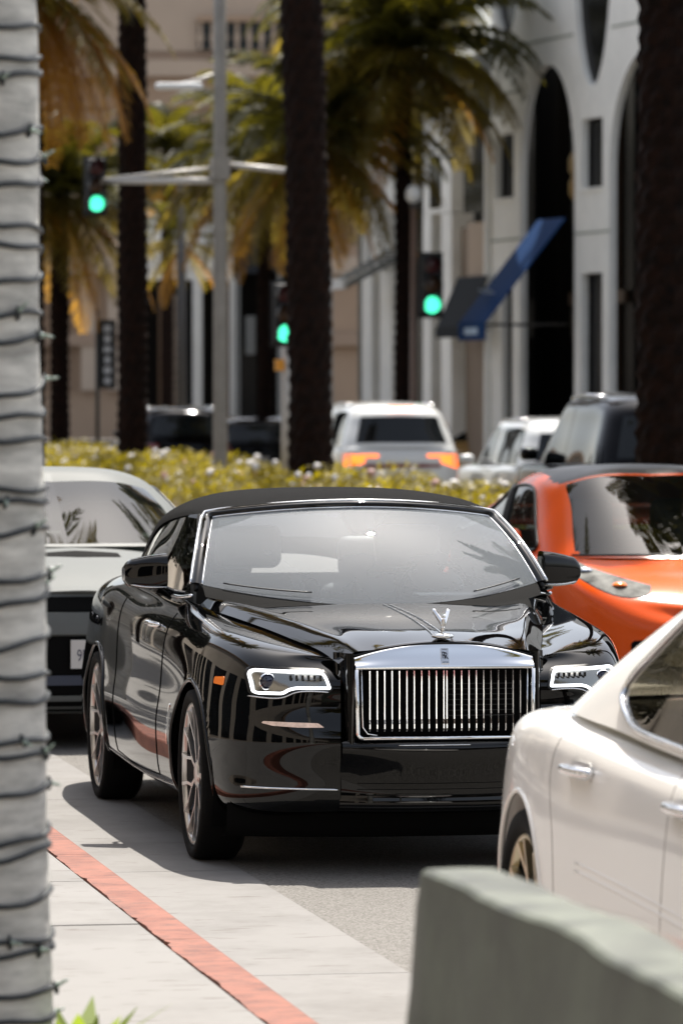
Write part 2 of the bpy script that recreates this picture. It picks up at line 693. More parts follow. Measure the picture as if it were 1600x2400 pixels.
M_ROAD = road_material()
M_GUTTER = pave_material('gutter_concrete', (0.178, 0.172, 0.165), (0.142, 0.136, 0.129))
M_WALK = pave_material('sidewalk_concrete', (0.19, 0.184, 0.177), (0.16, 0.154, 0.147))
M_KERB = red_kerb_material()

structure(mesh_obj('ground', [(-1500, -1500, -0.03), (1500, -1500, -0.03), (1500, 1500, -0.03), (-1500, 1500, -0.03)], [(0, 1, 2, 3)], MATS['asphalt'], smooth=False))
KX0, KX1, GX1 = 2.33, 2.49, 3.19                    # kerb, gutter edge
structure(mesh_obj('road', [(GX1, -60, 0), (60, -60, 0), (60, 230, 0), (GX1, 230, 0)], [(0, 1, 2, 3)], M_ROAD, smooth=False))
gut = structure(sub('gutter', None))
y = 5.35
while y < 60:
    slab('gutter_slab', KX1 + 0.003, GX1 - 0.006, y + 0.004, y + 3.596, -0.2, 0.004, M_GUTTER, gut)
    y += 3.6
structure(slab('gutter_bed', KX0, GX1 + 0.0, -40, 160, -0.3, -0.006, MATS['joint']))
kerb = structure(sub('kerb', None))
rk = random.Random(3)
y = 4.0
while y < 60:
    L = 3.05
    pts = []
    n = 61
    for i in range(n):
        yy = y + 0.003 + (L - 0.006) * i / (n - 1)
        jag = 0.004 * math.sin(yy * 4.3) + 0.003 * math.sin(yy * 11.7 + 1.3) + rk.uniform(-0.003, 0.003)
        if rk.random() < 0.05:
            jag += 0.012
        # cross-section: inner top, rounded street edge, face
        pts.append([(KX0 + jag, yy, 0.105), (KX0 + jag + 0.002, yy, 0.1302), (KX1 - 0.016, yy, 0.1300), (KX1 - 0.005, yy, 0.124), (KX1 - 0.001, yy, 0.11), (KX1, yy, -0.05)])
    A = np.array(pts)
    o = autosmooth(mesh_obj('kerb_stone', A.reshape(-1, 3), grid_faces(n, 6), M_KERB, kerb), 15)
    y += L
walk = structure(sub('sidewalk', None))
structure(slab('sidewalk_bed', -8, KX0 + 0.012, -40, 160, -0.3, 0.112, MATS['joint']))
xs = [-3.5, -2.02, -0.54, 0.94, KX0 - 0.002]
yy0 = 3.2
k = 0
while yy0 < 34:
    for a, b in zip(xs[:-1], xs[1:]):
        o = slab('paving_slab', a + 0.004, b - 0.004, yy0 + 0.004, yy0 + 1.496, 0.0, 0.128 + rk.uniform(-0.0015, 0.0015), M_WALK, walk)
        k += 1
    yy0 += 1.5
structure(slab('far_sidewalk_left', -8, KX0 - 0.01, 34.3, 160, 0.0, 0.127, M_WALK))

# ------------------------------------------------------------------ car building
def trim_arches(verts, faces, arches, band=0.05, xmin=0.45):
    """cut wheel openings (y, z, r) out of a side shell and snap the cut to the circle"""
    V = np.asarray(verts, float).copy()
    F = np.asarray(faces, int)
    for cy, cz, r in arches:
        cen = V[F].mean(1)
        d = np.hypot(cen[:, 1] - cy, cen[:, 2] - cz)
        kill = (d < r) & (np.abs(cen[:, 0]) > xmin) | ((np.abs(cen[:, 1] - cy) < r) & (cen[:, 2] < cz) & (np.abs(cen[:, 0]) > xmin))
        F = F[~kill]
        e = {}
        for q in F:
            for a, b in zip(q, np.roll(q, -1)):
                k = (min(a, b), max(a, b))
                e[k] = e.get(k, 0) + 1
        bd = {i for k, c in e.items() if c == 1 for i in k}
        for i in bd:
            dy, dz = V[i, 1] - cy, V[i, 2] - cz
            if abs(V[i, 0]) < xmin:
                continue
            if dz >= -0.02:
                dd = math.hypot(dy, dz)
                if abs(dd - r) < band:
                    V[i, 1], V[i, 2] = cy + dy / dd * r, cz + dz / dd * r
            elif abs(abs(dy) - r) < band:
                V[i, 1] = cy + math.copysign(r, dy)
    return V, F

def side_hit(tree, y, z, side=-1, x0=3.0):
    h = tree.ray_cast(Vector((side * x0, y, z)), Vector((-side, 0, 0)))
    return h[0]

def front_hit(tree, x, z, y0=-2.0):
    h = tree.ray_cast(Vector((x, y0, z)), Vector((0, 1, 0)))
    return h[0]

def rear_hit(tree, x, z, y0=9.0):
    h = tree.ray_cast(Vector((x, y0, z)), Vector((0, -1, 0)))
    return h[0]

def top_hit(tree, x, y):
    h = tree.ray_cast(Vector((x, y, 4)), Vector((0, 0, -1)))
    return h[0]

def patch(name, outline, mode, tree, m, parent, off=0.004, thick=0.012, holes=(), step=0.04, side=-1):
    """a plate that lies on a car surface; outline in (x,z) for front/rear, (y,z) for side, (x,y) for top"""
    v2, f = tess(resample(outline, step), [resample(h, step) for h in holes], step)
    v = []
    last = None
    for a, b in v2:
        if mode == 'front':
            h = front_hit(tree, a, b); d = Vector((0, -1, 0))
        elif mode == 'rear':
            h = rear_hit(tree, a, b); d = Vector((0, 1, 0))
        elif mode == 'top':
            h = top_hit(tree, a, b); d = Vector((0, 0, 1))
        else:
            h = side_hit(tree, a, b, side); d = Vector((side, 0, 0))
        if h is None:
            h = last if last is not None else Vector((0, 0, 0))
            h = Vector((a, h.y, b)) if mode in ('front', 'rear') else (Vector((a, b, h.z)) if mode == 'top' else Vector((h.x, a, b)))
        last = h
        v.append(h + d * off)
    # orient outwards
    if f:
        t = f[0]
        nrm = (v[t[1]] - v[t[0]]).cross(v[t[2]] - v[t[0]])
        if nrm.dot(d) < 0:
            f = [tuple(reversed(q)) for q in f]
    vv, ff = thicken(v, f, -d * thick)
    o = mesh_obj(name, vv, ff, m, parent)
    autosmooth(o, 45)
    return o

def line_on(tree, pts, mode='side', side=-1, n=40, off=0.0):
    """project a 2-D polyline to a car surface"""
    c = curve([(p[0], p[1], 0) for p in pts], n) if len(pts) > 2 else np.linspace([pts[0][0], pts[0][1], 0], [pts[1][0], pts[1][1], 0], n)
    out = []
    for a, b, _ in c:
        h = side_hit(tree, a, b, side) if mode == 'side' else front_hit(tree, a, b) if mode == 'front' else top_hit(tree, a, b)
        if h is not None:
            d = Vector((side, 0, 0)) if mode == 'side' else Vector((0, -1, 0)) if mode == 'front' else Vector((0, 0, 1))
            out.append(h + d * off)
    return out

TYRE = {}
def make_wheel(parent, x, y, side, rad, width, rim_r, spokes, m_face, m_barrel, style='twin', z=None, steer=0.0):
    """side -1/+1: outer face points to that x direction"""
    z = rad if z is None else z
    w = sub('wheel', parent, (x, y, z), (0, 0, steer))
    key = (rad, width, rim_r, spokes, m_face.name, style)
    if key not in TYRE:
        hw = width / 2
        s = rad - rim_r
        prof = [(rim_r - 0.012, hw * 0.72), (rim_r + 0.004, hw * 0.86), (rim_r + s * 0.25, hw * 0.98), (rim_r + s * 0.55, hw * 1.0), (rim_r + s * 0.82, hw * 0.95),
                (rad - 0.006, hw * 0.80), (rad, hw * 0.62), (rad, 0.0), (rad, -hw * 0.62), (rad - 0.006, -hw * 0.8), (rim_r + s * 0.5, -hw), (rim_r, -hw * 0.8)]
        tyre = MB().lathe(prof, 72, 'X').mesh('tyre', MATS['rubber'], True)
        # rim: lip, barrel
        lip = MB()
        lip.lathe([(rim_r - 0.022, hw * 0.70), (rim_r - 0.012, hw * 0.86), (rim_r + 0.001, hw * 0.885), (rim_r + 0.004, hw * 0.84)], 72, 'X')
        barrel = MB()
        barrel.lathe([(rim_r - 0.012, hw * 0.8), (rim_r - 0.03, hw * 0.5), (rim_r - 0.04, -hw * 0.2), (rim_r - 0.03, -hw * 0.8)], 48, 'X')
        barrel.lathe([(rim_r - 0.04, -hw * 0.1), (0.001, -hw * 0.1)], 48, 'X')
        face = MB()
        hub_r = rim_r * 0.20
        xo, xh = hw * 0.80, hw * 0.58
        for k in range(spokes):
            a = 2 * math.pi * k / spokes
            def pt(r, da, xx):
                return Vector((xx, r * math.cos(a + da), r * math.sin(a + da)))
            if style == 'twin':
                d0 = 0.55 / spokes
                d1 = 1.55 / spokes
                for sg in (-1, 1):
                    chain = [pt(hub_r * 0.8, 0, xh), pt(rim_r * 0.48, sg * d0 * 0.5, xh + 0.004), pt(rim_r * 0.72, sg * d1 * 0.9, xo - 0.012), pt(rim_r - 0.014, sg * d1, xo)]
                    for p, q in zip(chain[:-1], chain[1:]):
                        face.bar(p, q, 0.0135, 0.022, up=(1, 0, 0))
            elif style == 'y':
                dd = 1.25 / spokes
                face.bar(pt(hub_r * 0.8, 0, xh), pt(rim_r * 0.55, 0, xh + 0.01), 0.03, 0.03, up=(1, 0, 0))
                for sg in (-1, 1):
                    face.bar(pt(rim_r * 0.52, 0, xh + 0.01), pt(rim_r - 0.014, sg * dd, xo), 0.02, 0.026, up=(1, 0, 0))
            else:
                face.bar(pt(hub_r * 0.8, 0, xh), pt(rim_r - 0.014, 0, xo), 0.045, 0.03, up=(1, 0, 0))
        face.lathe([(hub_r, xh - 0.02), (hub_r, xh + 0.008), (hub_r * 0.8, xh + 0.016), (0.001, xh + 0.018)], 32, 'X')
        TYRE[key] = (tyre, lip.mesh('rim_lip', m_face, True), barrel.mesh('rim_barrel', m_barrel, True), face.mesh('spokes', m_face, False))
    rot = (0, 0, 0) if side > 0 else (0, 0, math.pi)
    for n, me in zip(('tyre', 'rim_lip', 'rim_barrel', 'spokes'), TYRE[key]):
        shared(n, me, w, (0, 0, 0), rot)
    return w

def arch_lip(tree, parent, cy, cz, r, side, m, depth=0.07, zmin=0.24, rt=0.011):
    pts = []
    for k in range(49):
        a = math.pi * (-0.12 + 1.24 * k / 48)
        y, z = cy + r * math.cos(a), cz + r * math.sin(a)
        if z < zmin:
            continue
        h = side_hit(tree, cy + (r + 0.012) * math.cos(a), cz + (r + 0.012) * math.sin(a), side)
        if h is None:
            continue
        pts.append(Vector((h.x, y, z)))
    b = MB()
    inner = [p + Vector((-side * depth, 0, 0)) for p in pts]
    n = len(pts)
    b.add(pts + inner, [(i, i + 1, n + i + 1, n + i) for i in range(n - 1)])
    b.tube(pts, rt, 8)
    return b.build('wheel_arch', m, parent, True)

def wheel_well(parent, cy, cz, r, side, x_out, x_in):
    b = MB()
    a0 = -0.15
    prof = []
    n = 28
    v, f = [], []
    for k in range(n + 1):
        a = math.pi * (a0 + (1 - 2 * a0) * k / n)
        v += [(side * x_out, cy + r * math.cos(a), cz + r * math.sin(a)), (side * x_in, cy + r * math.cos(a), cz + r * math.sin(a))]
    for k in range(n):
        f.append((2 * k, 2 * k + 1, 2 * k + 3, 2 * k + 2))
    b.add(v, f)
    b.add([(side * x_in, cy - r, cz - 0.13), (side * x_in, cy + r, cz - 0.13), (side * x_in, cy + r, cz + r), (side * x_in, cy - r, cz + r)], [(0, 1, 2, 3)])
    return b.build('wheel_well', MATS['well_black'], parent)

def plan_normals(path):
    P = np.asarray(path, float)
    N = []
    for i in range(len(P)):
        t = P[min(i + 1, len(P) - 1)] - P[max(i - 1, 0)]
        t /= np.linalg.norm(t)
        N.append((t[1], -t[0]))
    N[0] = (0.0, -1.0) if P[0][0] < 1e-6 else N[0]
    if P[-1][0] < 1e-6:
        N[-1] = (0.0, 1.0)
    return np.array(N)

# ------------------------------------------------------------------ the black convertible
DX, DY = 3.98, 19.41
dawn = thing('convertible_car', 'glossy black luxury convertible with chrome grille and black fabric roof facing the camera', 'car', (DX, DY, 0))
BP = MATS['black_paint']
GL = 5.285

def crease(y):
    x = np.interp(y, [0.0, 0.3, 0.7, 1.1, 1.7], [0.372, 0.425, 0.52, 0.61, 0.735])
    z = np.interp(y, [0.0, 0.3, 0.7, 1.1, 1.7], [0.913, 0.958, 1.006, 1.045, 1.09])
    return x, z

# side shell: stations run from beside the grille round the corner to the tail
path = [(0.425, 0.075), (0.60, 0.105), (0.74, 0.175), (0.845, 0.30), (0.905, 0.46), (0.942, 0.66), (0.955, 0.90), (0.958, 1.30), (0.960, 1.80), (0.963, 2.40),
        (0.955, 3.00), (0.948, 3.60), (0.946, 4.00), (0.930, 4.50), (0.885, 4.90), (0.78, 5.16), (0.5, 5.26), (0.0, 5.285)]
crest = [0.880, 0.890, 0.905, 0.928, 0.95, 0.972, 0.990, 1.022, 1.045, 1.055, 1.065, 1.078, 1.08, 1.05, 1.00, 0.96, 0.945, 0.94]
vy = [0.12, 0.20, 0.30, 0.42, 0.56, 0.74, 0.98, 1.34, None, None, None, None, None, None, None, None, None, None]
p8s = {8: (0.835, 1.80, 1.085), 9: (0.84, 2.40, 1.09), 10: (0.835, 3.0, 1.098), 11: (0.80, 3.6, 1.105), 12: (0.74, 4.0, 1.105), 13: (0.62, 4.42, 1.085),
       14: (0.46, 4.66, 1.065), 15: (0.30, 4.80, 1.055), 16: (0.15, 4.86, 1.05), 17: (0.0, 4.88, 1.05)}
nrm = plan_normals(path)
rows = []
for i, (px, py) in enumerate(path):
    n = nrm[i]
    zc = crest[i]
    fr = max(0.0, 1 - i / 4.0)                     # how frontal the station is
    def P(ins, z):
        return (px - n[0] * ins, py - n[1] * ins, z)
    ins = [0.12, 0.035, 0.0, -0.004, 0.014, 0.052, 0.115]
    zz = [0.215, 0.265, 0.42, 0.56, 0.70, zc - 0.085, zc]
    if fr > 0:
        ins = [0.16, 0.02 + 0.0 * fr, -0.012 * fr, -0.035 * fr - 0.004 * (1 - fr), 0.014 - 0.010 * fr, 0.052 - 0.022 * fr, 0.115 - 0.01 * fr]
        zz = [0.245 - 0.03 * (1 - fr), 0.275, 0.42, 0.56, 0.69, zc - 0.06 - 0.025 * (1 - fr), zc]
    p = [P(a, b) for a, b in zip(ins, zz)]
    if i in p8s:
        e = p8s[i]
    else:
        cx, cz = crease(vy[i])
        e = (cx + 0.05, vy[i], cz - 0.042)
    m7 = ((p[6][0] + e[0]) / 2, (p[6][1] + e[1]) / 2, (p[6][2] + e[2]) / 2 + 0.013)
    rows.append(p + [m7, e])
T, uu, vv = net(rows, 230, 84)
V0, F0 = T.reshape(-1, 3), grid_faces(230, 84)
WB0, WB1, WR = 0.87, 3.982, 0.368
V1, F1 = trim_arches(V0, F0, [(WB0, 0.365, 0.405), (WB1, 0.365, 0.405)], 0.04)
vm, fm = mirror_geo([tuple(v) for v in V1], [tuple(f) for f in F1])
body = mesh_obj('body', vm, fm, BP, dawn)
vm0, fm0 = mirror_geo([tuple(v) for v in V0], F0)
shell = bvh(vm0, fm0)

# bonnet
hr = []
for s in np.linspace(0, 1, 8):
    row = []
    for t, dz in ((0.0, 0.0), (0.3, -0.003), (0.6, -0.006), (0.85, -0.006), (0.955, -0.004), (1.0, -0.012), (1.035, -0.030), (1.07, -0.05)):
        tt = min(t, 1.0)
        yf = 0.02 + 0.05 * tt ** 2
        yr = 1.36 + 0.30 * tt ** 2
        y_ = yf + (yr - yf) * s
        cx, cz = crease(y_)
        z0 = np.interp(s, [0, 0.06, 0.2, 0.5, 0.8, 1], [0.972, 0.988, 1.010, 1.043, 1.062, 1.070])
        z1 = cz + 0.006 + 0.01 * (s > 0.02)
        x_ = cx * tt + max(0, t - 1) * 0.72
        z_ = z0 + (z1 - z0) * tt ** 2 + dz
        row.append((x_, y_, z_))
    hr.append(row)
H, hu, hv = net(hr, 70, 60)
hvv, hff = mirror_geo([tuple(v) for v in H.reshape(-1, 3)], grid_faces(70, 60))
hood = mesh_obj('bonnet', hvv, hff, BP, dawn)
hood_t = bvh(hvv, hff)
# hood front lip that rolls over the top of the grille
lip = []
for x in np.linspace(-0.40, 0.40, 33):
    t = abs(x) / 0.372
    z0 = 0.972 + (0.919 - 0.972) * t * t
    yf = 0.02 + 0.05 * min(t, 1) ** 2
    lip.append([(x, yf + 0.03, z0 + 0.003), (x, yf + 0.006, z0 - 0.001), (x, yf - 0.002, z0 - 0.006), (x, yf + 0.001, z0 - 0.013), (x, yf + 0.06, z0 - 0.016)])
L, _, _ = net(lip, 60, 12)
mesh_obj('bonnet_lip', L.reshape(-1, 3), grid_faces(60, 12), BP, dawn)
# cheeks beside the grille, joining bonnet to the front shell
for sd in (-1, 1):
    b = MB()
    rowsc = []
    for z in np.linspace(0.53, 0.925, 9):
        k = (z - 0.53) / 0.395
        x0 = 0.381
        rowsc.append([(sd * x0, 0.0 + 0.012 * k, z), (sd * (x0 + 0.012), -0.004 + 0.02 * k, z), (sd * (x0 + 0.028), 0.02 + 0.02 * k, z), (sd * (x0 + 0.038), 0.075 + 0.03 * k, z), (sd * 0.445, 0.10 + 0.04 * k, z)])
    C, _, _ = net(rowsc, 20, 14)
    mesh_obj('grille_cheek', C.reshape(-1, 3), grid_faces(20, 14), BP, dawn)

# centre of the bumper under the grille
rowsb = []
for x in np.linspace(-0.43, 0.43, 9):
    t = abs(x) / 0.43
    dy = 0.075 * t ** 2.2
    rowsb.append([(x, 0.15 + dy, 0.245), (x, 0.02 + dy, 0.272), (x, -0.004 + dy, 0.295), (x, 0.0 + dy, 0.33), (x, -0.03 + dy, 0.46), (x, -0.042 + dy * 0.6, 0.515), (x, -0.035 + dy * 0.5, 0.548), (x, 0.0 + dy * 0.3, 0.565), (x, 0.06, 0.568)])
Bc, _, _ = net(rowsb, 60, 50)
bumper = mesh_obj('front_bumper', Bc.reshape(-1, 3), grid_faces(60, 50), BP, dawn)
bump_t = bvh(Bc.reshape(-1, 3), grid_faces(60, 50))
# lower intake and slots
def both(fn):
    for s_ in (-1, 1):
        fn(s_)
pts = [front_hit(bump_t, x, 0.545) + Vector((0, -0.003, 0)) for x in np.linspace(-0.20, 0.10, 20)]
MB().tube(pts, 0.0028, 6).build('bumper_strip', MATS['satin_metal'], dawn, True)
for zz_ in (0.335, 0.36, 0.385):
    pts = [front_hit(bump_t, x, zz_) + Vector((0, 0.001, 0)) for x in np.linspace(-0.36, 0.36, 30)]
    MB().tube(pts, 0.0022, 6).build('intake_bar', MATS['black_matte'], dawn, True)
lipline = []
for x in np.linspace(-0.43, 0.43, 40):
    h = front_hit(bump_t, x, 0.285)
    lipline.append(h + Vector((0, -0.002, 0)))
MB().tube(lipline, 0.003, 6).build('bumper_lip', MATS['black_trim'], dawn, True)
for s_ in (-1, 1):
    pts = line_on(shell, [(s_ * 0.815, 0.363), (s_ * 0.62, 0.361), (s_ * 0.44, 0.357)], 'front', n=30, off=0.006)
    MB().tube(pts, 0.0052, 8).build('chrome_strip', MATS['chrome'], dawn, True)
    patch('daytime_strip', rounded([(s_ * 0.742, 0.632), (s_ * 0.735, 0.640), (s_ * 0.52, 0.634), (s_ * 0.495, 0.616), (s_ * 0.60, 0.616), (s_ * 0.70, 0.622)], 0.006), 'front', shell, MATS['led_warm'], dawn, 0.003, 0.006, step=0.03)
    # headlight
    outl = [(-.785, .832), (-.777, .847), (-.758, .854), (-.505, .847), (-.486, .840), (-.477, .823), (-.464, .780), (-.468, .772), (-.605, .772), (-.632, .765), (-.648, .754), (-.662, .749), (-.755, .749), (-.774, .757)]
    outl = [(-s_ * a, b) for a, b in outl]
    hl = sub('headlight', dawn)
    outl = rounded(outl, 0.008, 3)
    ring_in = inset(outl, 0.0118)
    case = inset(outl, -0.011)
    patch('housing', case, 'front', shell, MATS['black_trim'], hl, 0.002, 0.01, step=0.03)
    patch('reflector', ring_in, 'front', shell, MATS['lamp_silver'], hl, 0.004, 0.01, step=0.03)
    patch('light_ring', outl, 'front', shell, MATS['led_white'], hl, 0.009, 0.006, holes=[ring_in], step=0.02)
    c = front_hit(shell, s_ * 0.715, 0.803)
    b = MB()
    b.lathe([(0.033, 0.0), (0.036, -0.012), (0.031, -0.016)], 32, 'Y', (c.x, c.y - 0.004, c.z))
    b.build('projector_ring', MATS['chrome'], hl, True)
    b = MB()
    b.lathe([(0.031, -0.006), (0.028, -0.013), (0.018, -0.018), (0.0005, -0.02)], 32, 'Y', (c.x, c.y - 0.003, c.z))
    b.build('projector_lens', MATS['lens_blue'], hl, True)
    for k in range(6):
        x = s_ * (0.505 + 0.024 * k)
        h = front_hit(shell, x, 0.812)
        MB().box((x, h.y - 0.008, 0.822), (0.010, 0.008, 0.018)).build('reflector_fin', MATS['black_trim'], hl)
    h1 = line_on(shell, [(s_ * 0.786, 0.741), (s_ * 0.665, 0.736), (s_ * 0.64, 0.744), (s_ * 0.612, 0.757), (s_ * 0.47, 0.760)], 'front', n=40, off=0.005)
    MB().tube(h1, 0.003, 6).build('chrome_lash', MATS['satin_metal'], hl, True)
    # side marker
    patch('side_marker', rounded([(0.41, 0.775), (0.505, 0.779), (0.507, 0.807), (0.415, 0.812)], 0.01), 'side', shell, MATS['amber'], dawn, 0.004, 0.01, step=0.03, side=s_)
    # door handle
    hp = [side_hit(shell, yy, 0.955, s_) for yy in (1.92, 1.97, 2.04, 2.11, 2.15)]
    q = [hp[0] + Vector((s_ * 0.0, 0, 0)), hp[1] + Vector((s_ * 0.03, 0, 0.004)), hp[2] + Vector((s_ * 0.034, 0, 0.005)), hp[3] + Vector((s_ * 0.03, 0, 0.004)), hp[4]]
    MB().tube(curve(q, 16), [0.006] + [0.013] * 14 + [0.006], 10).build('door_handle', MATS['chrome'], dawn, True)
    # shut lines
    for ln in ([(1.72, 0.30), (1.70, 0.55), (1.69, 0.85), (1.71, 1.02)], [(3.17, 0.30), (3.20, 0.55), (3.24, 0.85), (3.27, 1.03)], [(1.72, 0.30), (2.4, 0.285), (3.17, 0.30)]):
        pts = line_on(shell, ln, 'side', s_, 40, 0.0005)
        MB().tube(pts, 0.0028, 5).build('shut_line', MATS['well_black'], dawn, True)
    pts = line_on(shell, [(0.52, 0.86), (0.40, 0.86)], 'side', s_, 10, 0.0)
    # belt chrome
    pts = [Vector((s_ * x, y_, z_)) for x, y_, z_ in curve([(0.815, 1.62, 1.10), (0.835, 1.80, 1.088), (0.842, 2.40, 1.093), (0.837, 3.0, 1.101), (0.80, 3.6, 1.108)], 50)]
    MB().tube(pts, 0.008, 8).build('belt_trim', MATS['chrome'], dawn, True)
    pts = line_on(shell, [(1.28, 0.285), (2.2, 0.262), (3.55, 0.285)], 'side', s_, 40, 0.002)
    MB().tube(pts, 0.004, 6).build('sill_trim', MATS['satin_metal'], dawn, True)
    # fender vent badge strip
    patch('fender_vent', rounded([(1.36, 0.46), (1.385, 0.46), (1.36, 0.64), (1.335, 0.64)], 0.008), 'side', shell, MATS['chrome'], dawn, 0.004, 0.008, step=0.03, side=s_)
    for cy in (WB0, WB1):
        arch_lip(shell, dawn, cy, 0.365, 0.405, s_, BP)
        wheel_well(dawn, cy, 0.365, 0.42, s_, 0.90, 0.52)
        make_wheel(dawn, s_ * 0.836, cy, s_, WR, 0.205, 0.302, 7, MATS['rim_silver'], MATS['rim_dark'], 'twin')

# grille
gr = sub('grille', dawn)
GW = 0.376
def plate_top(x):
    return 0.962 - 0.058 * (x / GW) ** 2
# top plate with a slight crown
rowsp = []
for x in np.linspace(-GW, GW, 41):
    zt = plate_top(x)
    yb = 0.004 * (abs(x) / GW) ** 2
    rowsp.append([(x, 0.06, zt + 0.001), (x, yb + 0.024, zt), (x, yb + 0.021, zt - 0.003), (x, yb + 0.006, (zt + 0.862) / 2), (x, yb - 0.0135, 0.866), (x, yb - 0.012, 0.859), (x, 0.02, 0.858)])
T2, _, _ = net(rowsp, 80, 26)
b = MB().grid(T2)
b.build('grille_plate', MATS['chrome'], gr, True)
fm_ = MB()
ins = 0.016
pts = [(-GW, 0.858), (-GW + 0.004, 0.70), (-GW + 0.008, 0.575), (GW - 0.008, 0.575), (GW - 0.004, 0.70), (GW, 0.858)]
for sd in (-1, 1):
    fm_.tube([(sd * (GW - 0.004), -0.006, 0.858), (sd * (GW - 0.006), -0.009, 0.70), (sd * (GW - 0.008), -0.012, 0.59), (sd * (GW - 0.016), -0.013, 0.578), (sd * (GW - 0.03), -0.013, 0.574)], 0.0085, 10)
    fm_.tube([(sd * (GW - 0.026), 0.004, 0.855), (sd * (GW - 0.028), 0.0, 0.70), (sd * (GW - 0.03), -0.002, 0.62), (sd * (GW - 0.05), -0.004, 0.592), (sd * (GW - 0.09), -0.006, 0.586)], 0.0035, 8)
fm_.tube([(-GW + 0.03, -0.013, 0.574), (0, -0.016, 0.572), (GW - 0.03, -0.013, 0.574)], 0.0085, 10)
fm_.build('grille_frame', MATS['chrome'], gr, True)
MB().box((0, 0.075, 0.72), (0.76, 0.01, 0.30)).build('grille_back', MATS['well_black'], gr)
for x in [k for k in (-1, 1)]:
    pass
vane_x = [0.0065 + 0.0311 * k for k in range(11)]
vm_ = MB()
prof = []
vv_, ff_ = [], []
vane = curve([(0, -0.004, 0.852), (0, -0.006, 0.75), (0, -0.008, 0.64), (0, -0.006, 0.604), (0, 0.01, 0.594)], 14)
for p in vane:
    for dx, dy in ((-0.0032, 0.0), (-0.0022, -0.003), (0.0022, -0.003), (0.0032, 0.0), (0.0024, 0.012), (-0.0024, 0.012)):
        vv_.append((p[0] + dx, p[1] + dy, p[2]))
for i in range(13):
    for k in range(6):
        ff_.append((i * 6 + k, (i + 1) * 6 + k, (i + 1) * 6 + (k + 1) % 6, i * 6 + (k + 1) % 6))
ff_.append(tuple(range(6)))
vane_me = MB().add(vv_, ff_).mesh('vane', MATS['chrome'], False)
for sd in (-1, 1):
    for x in vane_x:
        shared('vane', vane_me, gr, (sd * x, 0, 0))
for k in range(7):
    MB().bar((0.02, 0.065, 0.66 + 0.022 * k), (0.30, 0.065, 0.66 + 0.022 * k), 0.003).build('radiator_slat', MATS['rim_dark'], gr)
# badge with the double letter
bd = sub('badge', gr, (0, 0.002, 0.911), (R(-21), 0, 0))
MB().box((0, 0, 0), (0.034, 0.006, 0.070)).build('badge_plate', MATS['satin_metal'], bd)
bevel(bd.children[0], 0.002)
tv, tf = text_mesh('R', 0.034, 0.0)
for dx, dz in ((-0.0045, 0.001), (0.0035, -0.002)):
    mesh_obj('letter', [(p[0] * 0.95 + dx, -0.0045, p[1] * 1.25 + 0.001 + dz) for p in tv], [tuple(f) for f in tf], MATS['black_trim'], bd, False)
for w_, zz_ in (('ROLLS', 0.0285), ('ROYCE', -0.0275)):
    tv2, tf2 = text_mesh(w_, 0.0075, 0.0)
    mesh_obj('lettering', [(p[0], -0.0045, p[1] + zz_) for p in tv2], tf2, MATS['black_trim'], bd, False)

# bonnet mascot: winged figure leaning forward on a round base
mo = sub('bonnet_mascot', dawn)
hz = 0.992
MB().lathe([(0.001, 0.012), (0.03, 0.011), (0.044, 0.006), (0.047, 0.0), (0.044, -0.006), (0.03, -0.010)], 40, 'Z', (0, 0.05, hz)).build('mascot_base', MATS['chrome'], mo, True)
fig = MB()
fig.tube(curve([(0, 0.055, hz + 0.008), (0, 0.048, hz + 0.03), (0, 0.04, hz + 0.055), (0, 0.026, hz + 0.075)], 12), [0.009, 0.008, 0.0075, 0.007, 0.007, 0.0075, 0.008, 0.0085, 0.009, 0.008, 0.007, 0.005], 10)
fig.lathe([(0.001, 0.008), (0.005, 0.006), (0.0065, 0.0), (0.005, -0.006), (0.001, -0.008)], 14, 'Z', (0, 0.018, hz + 0.083))
fig.build('figure', MATS['chrome'], mo, True)
for sd in (-1, 1):
    wing = []
    for t in np.linspace(0, 1, 9):
        x = sd * (0.004 + 0.026 * t)
        y_ = 0.035 + 0.05 * t
        z_ = hz + 0.055 + 0.052 * t
        wd = 0.020 * (1 - 0.2 * t) * (1 if t < 0.95 else 0.5)
        wing.append([(x - sd * 0.002, y_, z_ - wd), (x + sd * 0.004, y_ - 0.003, z_), (x - sd * 0.002, y_ + 0.004, z_ + wd * 0.7)])
    Wn, _, _ = net(wing, 16, 7)
    wv, wf = thicken([tuple(p) for p in Wn.reshape(-1, 3)], grid_faces(16, 7), (sd * 0.004, 0.002, 0))
    mesh_obj('wing', wv, wf, MATS['chrome'], mo)

# bright spear down the bonnet centre
sp = MB()
pts = []
for y_ in np.linspace(0.10, 1.30, 40):
    h = top_hit(hood_t, 0.012, y_)
    pts.append(h + Vector((0, 0, 0.002)))
for sd in (-1, 1):
    q = [p + Vector((sd * (0.022 - 0.010 * i / 39) - 0.012, 0, 0)) for i, p in enumerate(pts)]
    sp.tube(q, 0.0035, 6)
sp.build('bonnet_spear', MATS['chrome'], dawn, True)

# windscreen
def ws_pt(t, s):
    """t -1..1 across, s 0..1 bottom to top"""
    a = abs(t)
    bx, by, bz = 0.762 * t, 1.37 + 0.29 * a ** 2.2, 1.062 + 0.085 * a ** 2
    tx, ty, tz = 0.640 * t, 1.98 + 0.16 * a ** 2.2, 1.480 - 0.046 * a ** 2
    bul = 0.022 * (1 - (2 * s - 1) ** 2)
    return (bx + (tx - bx) * s, by + (ty - by) * s - bul * 0.5, bz + (tz - bz) * s + bul)
def ws_grid(ts, ss):
    return np.array([[ws_pt(t, s) for s in ss] for t in ts])
G = ws_grid(np.linspace(-1, 1, 49), np.linspace(0, 1, 25))
mesh_obj('windscreen', G.reshape(-1, 3), grid_faces(49, 25), MATS['windscreen'], dawn)
